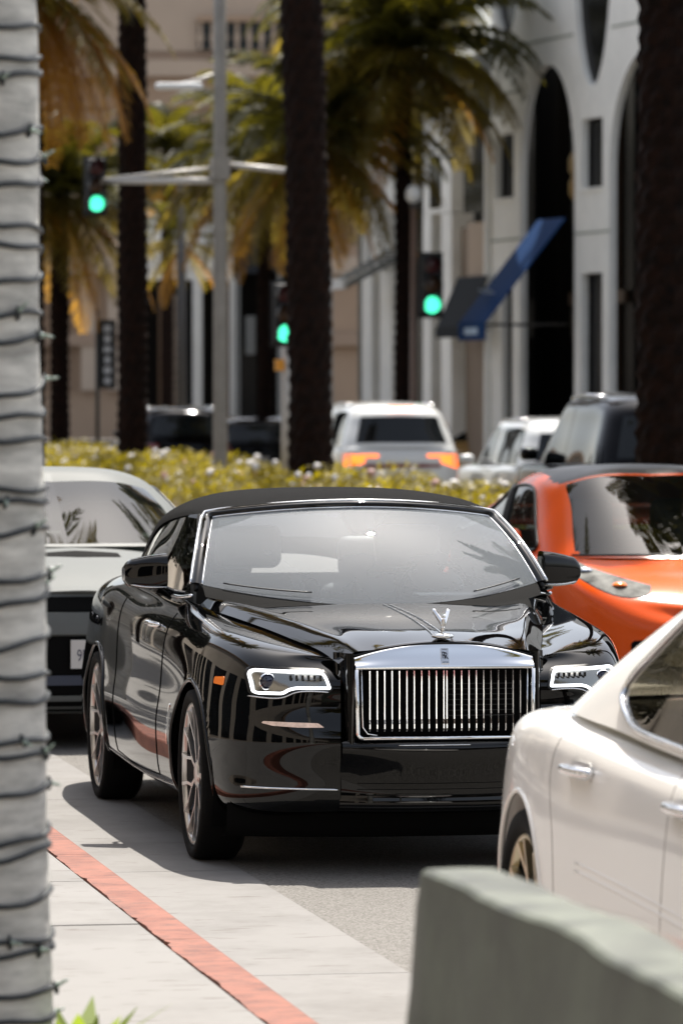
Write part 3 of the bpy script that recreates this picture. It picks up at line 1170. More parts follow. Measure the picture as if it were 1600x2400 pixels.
# frit band just inside the glass edge, and pillars
def band(t0, t1, ds, off):
    pass
fr_b = MB()
loop = [(-1 + 0.0, s) for s in np.linspace(0.0, 1, 24)] + [(t, 1) for t in np.linspace(-1, 1, 48)][1:-1] + [(1, s) for s in np.linspace(1, 0.0, 24)]
outer, inner, mid = [], [], []
for t, s in loop:
    p = Vector(ws_pt(t, s))
    # outward direction in the glass plane
    if abs(t) == 1 and s < 0.999:
        d = Vector((math.copysign(1, t), 0.10, 0.0))
    elif abs(t) == 1:
        d = Vector((math.copysign(0.8, t), 0.35, 0.45))
    else:
        d = Vector((0, 0.62, 0.62))
    w = 0.050 if (abs(t) == 1 and s < 0.999) else 0.040
    inner.append(p + Vector((0, 0, 0.002)))
    mid.append(p + d * w * 0.5 + Vector((0, -0.012, 0.010)))
    outer.append(p + d * w + Vector((0, 0.015, 0.004)))
A = np.array([[tuple(a), tuple(b), tuple(c), tuple(c + Vector((0, 0.03, -0.02)))] for a, b, c in zip(inner, mid, outer)])
A2, _, _ = net(A, 160, 16)
mesh_obj('windscreen_frame', A2.reshape(-1, 3), grid_faces(160, 16), BP, dawn)
MB().tube(inner, 0.0042, 8).build('inner_chrome_trim', MATS['chrome'], dawn, True)
MB().tube([p + Vector((0, -0.004, 0.004)) for p in outer], 0.006, 8).build('outer_chrome_trim', MATS['chrome'], dawn, True)
frit = MB()
g1 = []
for t, s in loop:
    p = Vector(ws_pt(t * (0.955 if abs(t) == 1 else 1), s if s < 0.999 else 0.945)) + Vector((0, 0.006, -0.004))
    g1.append([tuple(Vector(ws_pt(t, s)) + Vector((0, 0.006, -0.004))), tuple(p)])
frit.grid(np.array(g1))
frit.build('frit_band', MATS['black_trim'], dawn, True)
# cowl below the glass
cw = []
for t in np.linspace(-1, 1, 33):
    p = Vector(ws_pt(t, 0.0))
    cw.append([tuple(p + Vector((0, 0.03, 0.008))), tuple(p + Vector((0, -0.03, -0.012))), tuple(p + Vector((0, -0.10, -0.05)))])
mesh_obj('cowl', np.array(cw).reshape(-1, 3), grid_faces(33, 3), MATS['well_black'], dawn)
# wipers
for x0, x1 in ((-0.66, -0.30), (0.42, 0.66)):
    pts = [Vector(ws_pt(t / 0.74, 0.035 + 0.03 * k / 12)) + Vector((0, -0.012, 0.012)) for k, t in enumerate(np.linspace(x0, x1, 13))]
    MB().tube(pts, 0.0035, 6).build('wiper', MATS['black_trim'], dawn, True)
# camera pod at the top of the glass
pod = [ws_pt(t, s) for t, s in ((-0.11, 0.985), (0.11, 0.985), (0.075, 0.72), (-0.075, 0.72))]
pv = [tuple(Vector(p) + Vector((0, 0.012, -0.006))) for p in pod] + [tuple(Vector(p) + Vector((0, 0.09, -0.02))) for p in pod]
mesh_obj('camera_pod', pv, [(0, 1, 2, 3), (7, 6, 5, 4), (0, 4, 5, 1), (1, 5, 6, 2), (2, 6, 7, 3), (3, 7, 4, 0)], MATS['dash_dark'], dawn, False)

# fabric roof
st = [
    [(0, 2.00, 1.510), (.3, 2.03, 1.503), (.5, 2.09, 1.489), (.60, 2.14, 1.474), (.655, 2.17, 1.462), (.672, 2.18, 1.450)],
    [(0, 2.22, 1.540), (.3, 2.24, 1.532), (.5, 2.28, 1.514), (.61, 2.31, 1.490), (.672, 2.33, 1.462), (.690, 2.34, 1.444)],
    [(0, 2.6, 1.556), (.3, 2.6, 1.549), (.5, 2.6, 1.527), (.63, 2.6, 1.492), (.695, 2.6, 1.452), (.710, 2.6, 1.428)],
    [(0, 3.05, 1.553), (.3, 3.05, 1.545), (.5, 3.05, 1.521), (.63, 3.05, 1.478), (.702, 3.05, 1.425), (.720, 3.05, 1.392)],
    [(0, 3.4, 1.525), (.3, 3.4, 1.515), (.5, 3.4, 1.49), (.635, 3.4, 1.44), (.715, 3.4, 1.37), (.738, 3.4, 1.31)],
    [(0, 3.75, 1.46), (.3, 3.75, 1.45), (.5, 3.75, 1.42), (.645, 3.75, 1.35), (.735, 3.75, 1.22), (.765, 3.75, 1.13)],
    [(0, 4.1, 1.36), (.3, 4.1, 1.345), (.5, 4.1, 1.31), (.63, 4.1, 1.22), (.70, 4.1, 1.14), (.725, 4.1, 1.10)],
    [(0, 4.5, 1.19), (.3, 4.5, 1.17), (.5, 4.48, 1.12), (.58, 4.45, 1.09), (.62, 4.43, 1.08), (.645, 4.41, 1.07)]]
ST_, su, sv = net(st, 110, 50)
stv = ST_.reshape(-1, 3)
stf = [f for f in grid_faces(110, 50) if not (stv[list(f)].mean(0)[0] < 0.50 and 3.56 < stv[list(f)].mean(0)[1] < 4.22)]
sv_, sf_ = mirror_geo([tuple(v) for v in stv], stf)
roof = mesh_obj('soft_top', sv_, sf_, MATS['soft_top'], dawn)
rw = [[(x, y_, 1.49 - 0.0 + np.interp(y_, [3.4, 3.75, 4.1, 4.5], [1.52, 1.455, 1.35, 1.18]) - 1.49 - 0.02 * (x / 0.52) ** 2) for y_ in np.linspace(3.53, 4.26, 6)] for x in np.linspace(-0.52, 0.52, 7)]
mesh_obj('rear_window', np.array(rw).reshape(-1, 3), grid_faces(7, 6), MATS['clear_glass'], dawn)
for s_ in (-1, 1):
    # side glass
    up = curve([(.690, 2.21, 1.425), (.705, 2.6, 1.425), (.712, 3.05, 1.39), (.735, 3.4, 1.30), (.77, 3.68, 1.12)], 30)
    lo = curve([(.815, 1.66, 1.10), (.83, 2.1, 1.09), (.832, 2.6, 1.095), (.828, 3.1, 1.10), (.795, 3.66, 1.105)], 30)
    gg = np.array([[(s_ * (a[0] * (1 - t) + b_[0] * t + 0.012 * math.sin(math.pi * t)), a[1] * (1 - t) + b_[1] * t, a[2] * (1 - t) + b_[2] * t) for t in np.linspace(0, 1, 9)] for a, b_ in zip(lo, up)])
    mesh_obj('side_window', gg.reshape(-1, 3), grid_faces(30, 9), MATS['clear_glass'], dawn)
    # quarter trim and mirror
    MB().tube([(s_ * 0.79, 1.66, 1.125), (s_ * 0.735, 1.94, 1.30), (s_ * 0.69, 2.2, 1.44)], 0.012, 8).build('pillar_seal', MATS['black_trim'], dawn, True)
    mr = sub('door_mirror', dawn)
    # housing: rounded wedge
    rowsm = []
    for t in np.linspace(0, 1, 9):
        x = 0.870 + 0.185 * t
        zc_ = 1.195 - 0.014 * t
        hh = (0.080 - 0.026 * t ** 2) * (1 if t < 0.99 else 0.55)
        y0_ = 2.05 + 0.05 * t ** 1.5
        dp = 0.085 - 0.03 * t
        ring = []
        for k in range(13):
            a = 2 * math.pi * k / 12
            cy_, sy_ = math.cos(a), math.sin(a)
            e = 0.55
            ring.append((s_ * x, y0_ + dp * math.copysign(abs(cy_) ** e, cy_), zc_ + hh * math.copysign(abs(sy_) ** e, sy_)))
        rowsm.append(ring)
    Rm, _, _ = net(rowsm, 26, 40)
    b = MB().grid(Rm)
    for end in (0, -1):
        c_ = Rm[end].mean(0)
        n_ = len(b.v)
        b.add([tuple(c_)] + [tuple(p) for p in Rm[end]], [(0, i, i + 1) for i in range(1, 40)])
    b.build('mirror_housing', BP, mr, True)
    MB().tube(curve([(s_ * 0.82, 2.12, 1.08), (s_ * 0.86, 2.10, 1.10), (s_ * 0.915, 2.07, 1.13)], 8), [0.03, 0.028, 0.026, 0.025, 0.025, 0.027, 0.03, 0.032], 10).build('mirror_stalk', BP, mr, True)
    MB().tube(curve([(s_ * 0.875, 1.975, 1.125), (s_ * 0.96, 1.99, 1.125), (s_ * 1.03, 2.03, 1.135)], 10), 0.004, 6).build('mirror_trim', MATS['satin_metal'], mr, True)
# deck behind the roof
dk = []
for i in range(12, 18):
    e = p8s[i]
    dk.append([e, (e[0] * 0.6, e[1] - 0.05, e[2] + 0.006), (0, e[1] - 0.08, e[2] + 0.008)])
D_, _, _ = net(dk, 30, 12)
dv, df = mirror_geo([tuple(v) for v in D_.reshape(-1, 3)], grid_faces(30, 12))
mesh_obj('rear_deck', dv, df, BP, dawn)

# cabin
cab = MB()
cab.box((0, 2.75, 0.60), (1.56, 2.3, 0.06))
cab.box((-0.80, 2.75, 0.82), (0.05, 2.3, 0.48))
cab.box((0.80, 2.75, 0.82), (0.05, 2.3, 0.48))
cab.box((0, 4.0, 0.85), (1.5, 0.1, 0.45))
cab.box((0, 0.95, 0.55), (1.0, 1.0, 0.3))
cab.build('cabin_tub', MATS['dash_dark'], dawn)
db = []
for t in np.linspace(-1, 1, 17):
    p = Vector(ws_pt(t * 0.97, 0.0))
    db.append([(p.x, p.y + 0.03, p.z - 0.02), (p.x, p.y + 0.2, p.z + 0.0 - 0.01 * abs(t)), (p.x * 1.0, max(p.y + 0.3, 1.83), p.z - 0.0), (p.x, max(p.y + 0.34, 1.9), p.z - 0.06), (p.x, 1.9, 0.7)])
Db, _, _ = net(db, 40, 24)
mesh_obj('dashboard', Db.reshape(-1, 3), grid_faces(40, 24), MATS['dash_dark'], dawn)
MB().box((0.33, 1.62, 1.10), (0.26, 0.16, 0.006)).build('paper_on_dash', mat('paper', (0.8, 0.8, 0.78), 0.7), dawn)
def seat(x, y, w, zt, hr):
    s_ = sub('seat', dawn, (x, y, 0))
    def cushion(nm, c, sz, rake=0.0):
        o = MB().box((0, 0, 0), sz).build(nm, MATS['seat_grey'], s_)
        o.location = c
        o.rotation_euler = (rake, 0, 0)
        bevel(o, min(sz) * 0.42, 5)
        o.data.polygons.foreach_set('use_smooth', [True] * len(o.data.polygons))
    cushion('seat_cushion', (0, 0, 0.72), (w, 0.52, 0.16))
    cushion('backrest', (0, 0.30, zt - 0.36), (w * 0.94, 0.16, 0.60), R(-14))
    if hr:
        cushion('headrest', (0, 0.40, zt + 0.06), (w * 0.56, 0.11, 0.20), R(-10))
seat(-0.38, 2.35, 0.56, 1.22, True)
seat(0.38, 2.35, 0.56, 1.22, True)
seat(-0.36, 3.25, 0.52, 1.14, True)
seat(0.36, 3.25, 0.52, 1.14, True)
sw = sub('steering_wheel', dawn, (0.38, 1.98, 1.06), (R(65), 0, 0))
MB().lathe([(0.185 + 0.014 * math.cos(a), 0.014 * math.sin(a)) for a in np.linspace(0, 2 * math.pi, 10)[:-1]], 40, 'Z', closed=True).build('steering_rim', MATS['black_trim'], sw, True)
sp_ = MB()
for a in (0.3, math.pi - 0.3, -math.pi / 2):
    sp_.bar((0, 0, 0), (0.18 * math.cos(a), 0.18 * math.sin(a), 0), 0.03, 0.015)
sp_.build('steering_spokes', MATS['black_trim'], sw)
MB().box((0, 2.5, 0.185), (1.30, 4.4, 0.05)).build('underbody', MATS['well_black'], dawn)
MB().box((0, 0.6, 0.30), (1.0, 0.8, 0.05)).build('undertray', MATS['well_black'], dawn)
shade_lip_rows = []
for x in np.linspace(-0.86, 0.86, 31):
    y_ = 0.17 + 0.16 * (abs(x) / 0.86) ** 2.4
    shade_lip_rows.append([(x, y_, 0.29), (x, y_ + 0.02, 0.20), (x, y_ + 0.05, 0.145), (x, y_ + 0.15, 0.14)])
mesh_obj('shade_lip', np.array(shade_lip_rows).reshape(-1, 3), grid_faces(31, 4), MATS['well_black'], dawn)  # black lip added to stand in for the deep shade under the bumper

# ------------------------------------------------------------------ other vehicles: one wrap-around lower shell and one greenhouse each
def car_shell(path, crest, centre, z0=0.20, belly=0.10, nu=180, nv=80):
    n = plan_normals(path)
    rows = []
    for (px, py), nn, zc, (cy, cz) in zip(path, n, crest, centre):
        def P(ins, z):
            return (max(0.0, px - nn[0] * ins), py - nn[1] * ins, z)
        h = zc - z0
        p = [P(0.11, z0), P(0.03, z0 + 0.05), P(0.0, z0 + 0.26 * h), P(-0.004, z0 + 0.46 * h), P(0.004, z0 + 0.66 * h), P(0.022, z0 + 0.86 * h), P(0.075, zc)]
        e = (0.0, cy, cz)
        q1 = (p[6][0] * 0.72, p[6][1] * 0.72 + cy * 0.28, zc + (cz - zc) * 0.42 + 0.006)
        q2 = (p[6][0] * 0.36, p[6][1] * 0.36 + cy * 0.64, zc + (cz - zc) * 0.82 + 0.004)
        rows.append(p + [q1, q2, e])
    return net(rows, nu, nv)

def greenhouse(stn, nu=150, nv=50, bulge=0.03):
    rows = []
    for b, t, c in stn:
        b, t, c = Vector(b), Vector(t), Vector(c)
        out = Vector((t.x + b.x, 0, 0)) * 0.5
        d = Vector((1, 0, 0)) if b.x > 0.75 else Vector((0, 0, 0.4))
        r = [b, b.lerp(t, 0.36) + d * bulge * 0.8, b.lerp(t, 0.72) + d * bulge, t]
        m1 = t.lerp(c, 0.35)
        m1.z = t.z + (c.z - t.z) * 0.72
        m1.x = t.x * 0.72
        m2 = t.lerp(c, 0.7)
        m2.x = t.x * 0.36
        m2.z = t.z + (c.z - t.z) * 0.95
        rows.append([tuple(q) for q in r + [m1, m2, c]])
    return net(rows, nu, nv)

class Surf:
    def __init__(self, T, uu, vv):
        self.T, self.uu, self.vv = T, uu, vv
    def __call__(self, u, v):
        i = np.interp(u, self.uu, np.arange(len(self.uu)))
        j = np.interp(v, self.vv, np.arange(len(self.vv)))
        i0, j0 = min(int(i), len(self.uu) - 2), min(int(j), len(self.vv) - 2)
        a, b = i - i0, j - j0
        T = self.T
        return Vector(T[i0, j0] * (1 - a) * (1 - b) + T[i0 + 1, j0] * a * (1 - b) + T[i0, j0 + 1] * (1 - a) * b + T[i0 + 1, j0 + 1] * a * b)

def window_split(T, uu, vv, wins):
    """assign each grid cell to a window (first match of poly in (u,v)) or to the roof"""
    nu, nv = T.shape[:2]
    F = grid_faces(nu, nv)
    out = {k: [] for k, _ in wins}
    out['roof'] = []
    i = 0
    for a in range(nu - 1):
        for b in range(nv - 1):
            u, v = (uu[a] + uu[a + 1]) / 2, (vv[b] + vv[b + 1]) / 2
            key = 'roof'
            for k, poly in wins:
                if in_poly(u, v, poly):
                    key = k
                    break
            out[key].append(F[i])
            i += 1
    return out

def sub_mesh(verts, faces):
    used = sorted({i for f in faces for i in f})
    mp = {j: i for i, j in enumerate(used)}
    return [tuple(verts[j]) for j in used], [tuple(mp[i] for i in f) for f in faces]

def build_car(root, sp, paint, glass, wheel_mats, roof_mat=None, trims=True):
    """root: the Empty of the car; returns (shell bvh, greenhouse surface)"""
    T, uu, vv = car_shell(sp['path'], sp['crest'], sp['centre'], sp.get('z0', 0.2), nu=sp.get('nu', 180), nv=sp.get('nv', 80))
    V0, F0 = T.reshape(-1, 3), grid_faces(*T.shape[:2])
    tree_v, tree_f = mirror_geo([tuple(v) for v in V0], F0)
    tree = bvh(tree_v, tree_f)
    V1, F1 = trim_arches(V0, F0, [(y, z, r) for y, z, r in sp['arches']], 0.05)
    v, f = mirror_geo([tuple(q) for q in V1], [tuple(q) for q in F1])
    mesh_obj('body', v, f, paint, root)
    G, gu, gv = greenhouse(sp['house'], bulge=sp.get('bulge', 0.03))
    S = Surf(G, gu, gv)
    parts = window_split(G, gu, gv, sp['wins'])
    GV = G.reshape(-1, 3)
    for k, fs in parts.items():
        if not fs:
            continue
        a, b = sub_mesh(GV, fs)
        if k.startswith('side') or k.startswith('quarter'):
            for s_ in (-1, 1):
                mesh_obj('side_window', [(s_ * p[0], p[1], p[2]) for p in a], b if s_ > 0 else [tuple(reversed(q)) for q in b], glass, root)
        else:
            a, b = mirror_geo(a, b)
            mesh_obj(k, a, b, (roof_mat or paint) if k == 'roof' else glass if k != 'roof_panel' else MATS['black_trim'], root)
    for y, z, r in sp['arches']:
        for s_ in (-1, 1):
            arch_lip(tree, root, y, z, r, s_, paint, rt=0.009, zmin=sp.get('z0', 0.2) + 0.03)
            wheel_well(root, y, z, r + 0.012, s_, sp['w'] - 0.06, 0.45)
            make_wheel(root, s_ * (sp['w'] - 0.14), y, s_, sp['wr'], 0.24, sp['rim'], sp.get('spokes', 10), wheel_mats[0], wheel_mats[1], sp.get('style', 'twin'))
    MB().box((0, sp['L'] / 2, sp.get('z0', 0.2) + 0.02), (1.5, sp['L'] * 0.86, 0.05)).build('underbody', MATS['well_black'], root)
    cab = MB()
    cab.box((0, sp['L'] * 0.55, 0.7), (1.5, sp['L'] * 0.5, 0.3))
    cab.build('cabin', MATS['dash_dark'], root)
    if trims:
        for s_ in (-1, 1):
            for win in sp['wins']:
                if win[0] == 'side_window':
                    pts = []
                    poly = resample(win[1], 0.12)
                    for u, v_ in poly:
                        q = S(u, v_)
                        pts.append(Vector((s_ * (q.x + 0.004), q.y, q.z)))
                    MB().tube(pts, sp.get('trim_r', 0.011), 8, closed=True).build('window_trim', sp.get('trim_mat', MATS['black_trim']), root, True)
    return tree, S

def mirrors(root, y, z, x, m):
    for s_ in (-1, 1):
        o = MB().box((0, 0, 0), (0.20, 0.16, 0.14)).build('door_mirror', m, root, True)
        o.location = (s_ * x, y, z)
        bevel(o, 0.05, 3)

mat('white_paint', (0.95, 0.93, 0.885), 0.07, spec=0.5)
mat('silver_paint', (0.135, 0.143, 0.140), 0.5, spec=0.12, var=0.03, var_scale=1.2)
mat('red_paint', (0.72, 0.085, 0.004), 0.22, spec=0.35)
mat('bright_white_paint', (0.62, 0.63, 0.62), 0.3, coat=1.0)
mat('navy_paint', (0.002, 0.002, 0.003), 0.08, spec=0.14)
mat('gold_paint', (0.50, 0.30, 0.10), 0.3, coat=1.0)
mat('tail_red', (0.16, 0.006, 0.004), 0.2, coat=1.0)
mat('shut_grey', (0.16, 0.14, 0.12), 0.8)
mat('brake_lit', (1.0, 0.25, 0.05), 0.3, emit=(1.0, 0.17, 0.02), emit_s=1.3)
mat('plate_white', (0.6, 0.58, 0.56), 0.5)
mat('plate_ink', (0.05, 0.05, 0.09), 0.6)
mat('plate_red', (0.6, 0.12, 0.08), 0.6)
mat('head_clear', (0.15, 0.15, 0.14), 0.6, spec=0.05, var=0.8, var_scale=7)

# --- white sedan in front
SED = dict(L=5.26, w=0.985, wr=0.36, rim=0.272, style='y', spokes=7, z0=0.19,
    path=[(0, 0), (.45, .06), (.75, .25), (.9, .6), (.945, 1.04), (.945, 1.6), (.945, 2.4), (.955, 3.2), (.978, 3.8), (.985, 4.2), (.962, 4.6), (.885, 4.95), (.69, 5.17), (.36, 5.25), (0, 5.26)],
    crest=[.62, .66, .74, .83, .9, .93, .95, .965, .99, 1.0, .985, .965, .95, .945, .94],
    centre=[(.05, .66), (.12, .7), (.3, .78), (.6, .86), (.95, .93), (1.35, .98), (2.4, 1.0), (3.2, 1.0), (3.8, 1.0), (4.2, 1.03), (4.45, 1.035), (4.75, 1.03), (5.05, 1.01), (5.18, .99), (5.22, .98)],
    arches=[(1.10, .36, .41), (4.36, .36, .41)],
    house=[((0, 1.45, .985), (0, 2.2, 1.43), (0, 2.6, 1.465)), ((.45, 1.52, .99), (.40, 2.22, 1.42), (0, 2.65, 1.468)), ((.80, 1.80, .975), (.60, 2.38, 1.385), (0, 2.75, 1.472)),
           ((.865, 2.4, .98), (.645, 2.7, 1.41), (0, 2.85, 1.476)), ((.875, 3.0, 1.0), (.65, 3.05, 1.415), (0, 3.05, 1.476)), ((.875, 3.6, 1.02), (.635, 3.5, 1.385), (0, 3.4, 1.455)),
           ((.84, 4.2, 1.04), (.57, 3.85, 1.31), (0, 3.65, 1.42)), ((.60, 4.5, 1.05), (.42, 4.02, 1.27), (0, 3.75, 1.40)), ((0, 4.6, 1.04), (0, 4.1, 1.27), (0, 3.8, 1.39))],
    wins=[('windscreen', rounded([(-.2, .25), (1.7, .25), (1.75, 2.75), (-.2, 2.75)], .15)), ('side_window', rounded([(2.25, .16), (4.55, .16), (4.98, .62), (5.0, 1.2), (4.5, 2.6), (2.6, 2.6)], .25)),
          ('rear_window', rounded([(6.5, .3), (9, .3), (9, 2.7), (6.45, 2.7)], .15))],
    trim_r=0.010, trim_mat=MATS['chrome'], bulge=0.035)
sedan = thing('sedan_car', 'white four-door sedan with chrome handles seen from its rear side, ahead of the convertible', 'car', (4.17, 10.1, 0))
glass_mat('sedan_glass', (0.16, 0.15, 0.12), 1.6)
sd_t, sd_s = build_car(sedan, SED, MATS['white_paint'], MATS['sedan_glass'], (MATS['rim_gold'], MATS['rim_dark']))
for s_ in (-1, 1):
    for yh, zh in ((3.62, 0.885), (2.50, 0.865)):
        hp = [side_hit(sd_t, yh + d, zh, s_) for d in (-0.12, -0.09, 0.0, 0.09, 0.12)]
        q = [hp[0], hp[1] + Vector((s_ * .03, 0, .004)), hp[2] + Vector((s_ * .042, 0, .006)), hp[3] + Vector((s_ * .03, 0, .004)), hp[4]]
        hd = sub('door_handle', sedan)
        MB().tube(curve(q, 16), [.010] + [.0165] * 14 + [.010], 10).build('handle_bar', MATS['chrome'], hd, True)
        patch('handle_cup', rounded([(yh - .085, zh - .03), (yh + .085, zh - .03), (yh + .085, zh + .03), (yh - .085, zh + .03)], .028), 'side', sd_t, MATS['white_paint'], hd, 0.002, 0.006, step=.05, side=s_)
    for ln in ([(3.92, .98), (3.95, .88), (3.92, .78), (3.86, .66), (3.83, .5), (3.80, .3)], [(2.68, .98), (2.66, .7), (2.68, .28)], [(1.62, .93), (1.6, .6), (1.62, .28)]):
        MB().tube(line_on(sd_t, ln, 'side', s_, 40, -0.001), 0.0024, 5).build('shut_line', MATS['shut_grey'], sedan, True)
    for zl in (0.60, 0.575):
        MB().tube(line_on(sd_t, [(1.5, zl - .05), (2.4, zl - .02), (3.6, zl + .02)], 'side', s_, 40, -0.004), 0.007, 6).build('body_crease', MATS['white_paint'], sedan, True)
    patch('tail_light', rounded([(4.93, .80), (5.10, .80), (5.13, .90), (4.90, .92)], .03), 'side', sd_t, MATS['tail_red'], sedan, 0.004, 0.01, step=.05, side=s_)
    patch('tail_lamp', rounded([(s_ * .40, .80), (s_ * .80, .80), (s_ * .78, .91), (s_ * .45, .91)], .03), 'rear', sd_t, MATS['tail_red'], sedan, 0.004, 0.01, step=.05)
    # seats seen through the rear side glass
for x in (-.42, .42):
    for y_ in (2.55, 3.45):
        o = MB().box((x, y_, 0.98), (.5, .2, .62)).build('seat', MATS['seat_grey'], sedan, True)
        bevel(o, .08, 3)
        o = MB().box((x, y_ + .06, 1.30), (.27, .1, .17)).build('headrest', MATS['seat_grey'], sedan, True)
        bevel(o, .04, 3)
o = MB().box((0, 4.05, 1.04), (1.3, .5, .02)).build('parcel_shelf', MATS['seat_grey'], sedan)

# --- silver coupe behind
CPE = dict(L=5.0, w=0.965, wr=0.36, rim=0.26, style='plain', spokes=5, z0=0.20,
    path=[(0, 0), (.5, .02), (.82, .10), (.92, .3), (.95, .8), (.955, 1.6), (.955, 2.4), (.96, 3.2), (.975, 3.8), (.965, 4.4), (.9, 4.85), (.6, 4.98), (0, 5.0)],
    crest=[.865, .87, .88, .92, .97, 1.0, 1.02, 1.03, 1.05, 1.04, 1.0, .98, .98],
    centre=[(.04, .89), (.06, .895), (.15, .92), (.35, .98), (.8, 1.065), (1.2, 1.095), (2.2, 1.1), (3.2, 1.1), (4.0, 1.1), (4.4, 1.09), (4.7, 1.06), (4.85, 1.03), (4.9, 1.0)],
    arches=[(.95, .36, .40), (3.9, .36, .40)],
    house=[((0, 1.25, 1.10), (0, 2.1, 1.48), (0, 2.4, 1.545)), ((.45, 1.3, 1.10), (.38, 2.12, 1.475), (0, 2.45, 1.548)), ((.80, 1.55, 1.09), (.585, 2.25, 1.43), (0, 2.5, 1.55)),
           ((.85, 2.2, 1.08), (.63, 2.55, 1.455), (0, 2.65, 1.55)), ((.86, 2.8, 1.08), (.63, 2.9, 1.45), (0, 2.9, 1.545)), ((.86, 3.4, 1.09), (.6, 3.3, 1.40), (0, 3.2, 1.51)),
           ((.78, 4.1, 1.10), (.52, 3.7, 1.33), (0, 3.5, 1.45)), ((.5, 4.4, 1.10), (.35, 3.85, 1.31), (0, 3.6, 1.42)), ((0, 4.45, 1.10), (0, 3.9, 1.31), (0, 3.65, 1.41))],
    wins=[('windscreen', rounded([(-.2, .12), (1.72, .12), (1.78, 2.85), (-.2, 2.85)], .15)), ('side_window', rounded([(2.25, .16), (4.3, .16), (4.6, 1.2), (4.3, 2.6), (2.6, 2.6)], .2)),
          ('rear_window', rounded([(6.5, .3), (9, .3), (9, 2.7), (6.45, 2.7)], .15))], bulge=0.03)
coupe = thing('coupe_car', 'silver white muscle coupe with black slotted bonnet and white number plate behind the convertible', 'car', (3.47, 26.6, 0))
glass_mat('coupe_glass', (0.10, 0.13, 0.12), 1.5, dust_sheen=0.008, dust_sheen_col=(0.6, 0.72, 0.68))
cp_t, cp_s = build_car(coupe, CPE, MATS['silver_paint'], MATS['coupe_glass'], (MATS['rim_dark'], MATS['rim_dark']))
patch('grille_band', rounded([(-.84, .775), (.84, .775), (.84, .858), (-.84, .858)], .02), 'front', cp_t, MATS['well_black'], coupe, .004, .012, step=.08)
patch('bumper_bar', rounded([(-.86, .65), (.86, .65), (.86, .772), (-.86, .772)], .02), 'front', cp_t, MATS['silver_paint'], coupe, .02, .05, step=.08)
patch('lower_intake', rounded([(-.84, .215), (.84, .215), (.86, .64), (-.86, .64)], .03), 'front', cp_t, MATS['well_black'], coupe, .005, .012, step=.08)
patch('splitter_bar', rounded([(-.75, .365), (.75, .365), (.75, .42), (-.75, .42)], .02), 'front', cp_t, mat('splitter_paint', (.05, .06, .09), .3), coupe, .012, .02, step=.08)
for s_ in (-1, 1):
    for xx in (.48, .70):
        h = front_hit(cp_t, s_ * xx, .815)
        MB().lathe([(.03, 0), (.034, -.01), (.028, -.014)], 20, 'Y', (h.x, h.y - .004, .815)).build('headlamp_ring', MATS['satin_metal'], coupe, True)
pl = sub('number_plate', coupe)
hy = front_hit(cp_t, 0, .54).y
MB().box((0, hy - .022, .54), (.305, .008, .16)).build('plate', MATS['plate_white'], pl)
tv, tf = text_mesh('9DL', .078)
mesh_obj('plate_lettering', [(p[0] * .78 - .066, hy - .0275, p[1] * 1.2 + .53) for p in tv], tf, MATS['plate_ink'], pl, False)
tv, tf = text_mesh('California', .036)
mesh_obj('plate_script', [(p[0] * .8, hy - .0275, p[1] + .597) for p in tv], tf, MATS['plate_red'], pl, False)
patch('bonnet_slot', rounded([(-.20, .80), (0, .74), (.24, .77), (.24, .93), (0, .96), (-.20, .93)], .02), 'top', cp_t, MATS['well_black'], coupe, .003, .006, step=.05)
mirrors(coupe, 1.85, 1.12, 1.02, MATS['silver_paint'])
for x in (-.38, .38):
    o = MB().box((x, 2.7, 1.08), (.5, .16, .5)).build('seat', MATS['dash_dark'], coupe, True)
    bevel(o, .07, 3)

# --- red crossover in the next lane
RED = dict(L=4.95, w=0.98, wr=0.37, rim=0.28, style='y', spokes=7, z0=0.21,
    path=[(0, 0), (.4, .04), (.72, .2), (.9, .55), (.96, .95), (.965, 1.6), (.945, 2.4), (.955, 3.1), (.985, 3.7), (.98, 4.2), (.9, 4.65), (.65, 4.88), (0, 4.95)],
    crest=[.60, .64, .74, .86, .92, .935, .95, .98, 1.03, 1.01, .98, .96, .96],
    centre=[(.05, .66), (.1, .70), (.3, .78), (.55, .86), (.85, .91), (1.2, .965), (2.2, 1.0), (3.2, 1.0), (3.9, 1.05), (4.2, 1.05), (4.5, 1.04), (4.7, 1.0), (4.8, .98)],
    arches=[(.98, .37, .41), (3.95, .37, .41)],
    house=[((0, 1.05, .95), (0, 2.0, 1.475), (0, 2.3, 1.525)), ((.4, 1.12, .95), (.36, 2.02, 1.468), (0, 2.35, 1.528)), ((.75, 1.42, .945), (.585, 2.15, 1.405), (0, 2.45, 1.53)),
           ((.84, 2.1, .96), (.645, 2.5, 1.435), (0, 2.6, 1.53)), ((.86, 2.8, .98), (.64, 2.95, 1.42), (0, 2.95, 1.515)), ((.865, 3.5, 1.02), (.60, 3.4, 1.36), (0, 3.3, 1.475)),
           ((.78, 4.2, 1.07), (.52, 3.85, 1.27), (0, 3.6, 1.41)), ((.5, 4.5, 1.07), (.35, 4.05, 1.25), (0, 3.7, 1.39)), ((0, 4.55, 1.07), (0, 4.1, 1.25), (0, 3.8, 1.38))],
    wins=[('windscreen', rounded([(-.2, .08), (1.66, .08), (1.70, 2.85), (-.2, 2.85)], .15)), ('side_window', rounded([(2.35, .14), (4.6, .14), (5.3, .5), (4.9, 1.8), (4.3, 2.55), (2.7, 2.62)], .35)),
          ('roof_panel', [(-.2, 2.98), (1.9, 2.98), (2.6, 3.35), (5.2, 3.35), (5.6, 7), (-.2, 7)]), ('rear_window', rounded([(6.5, .3), (9, .3), (9, 2.7), (6.45, 2.7)], .15))], bulge=0.03)
redc = thing('crossover_car', 'orange red car with black roof and swept headlight right of the convertible', 'car', (7.62, 28.5, 0))
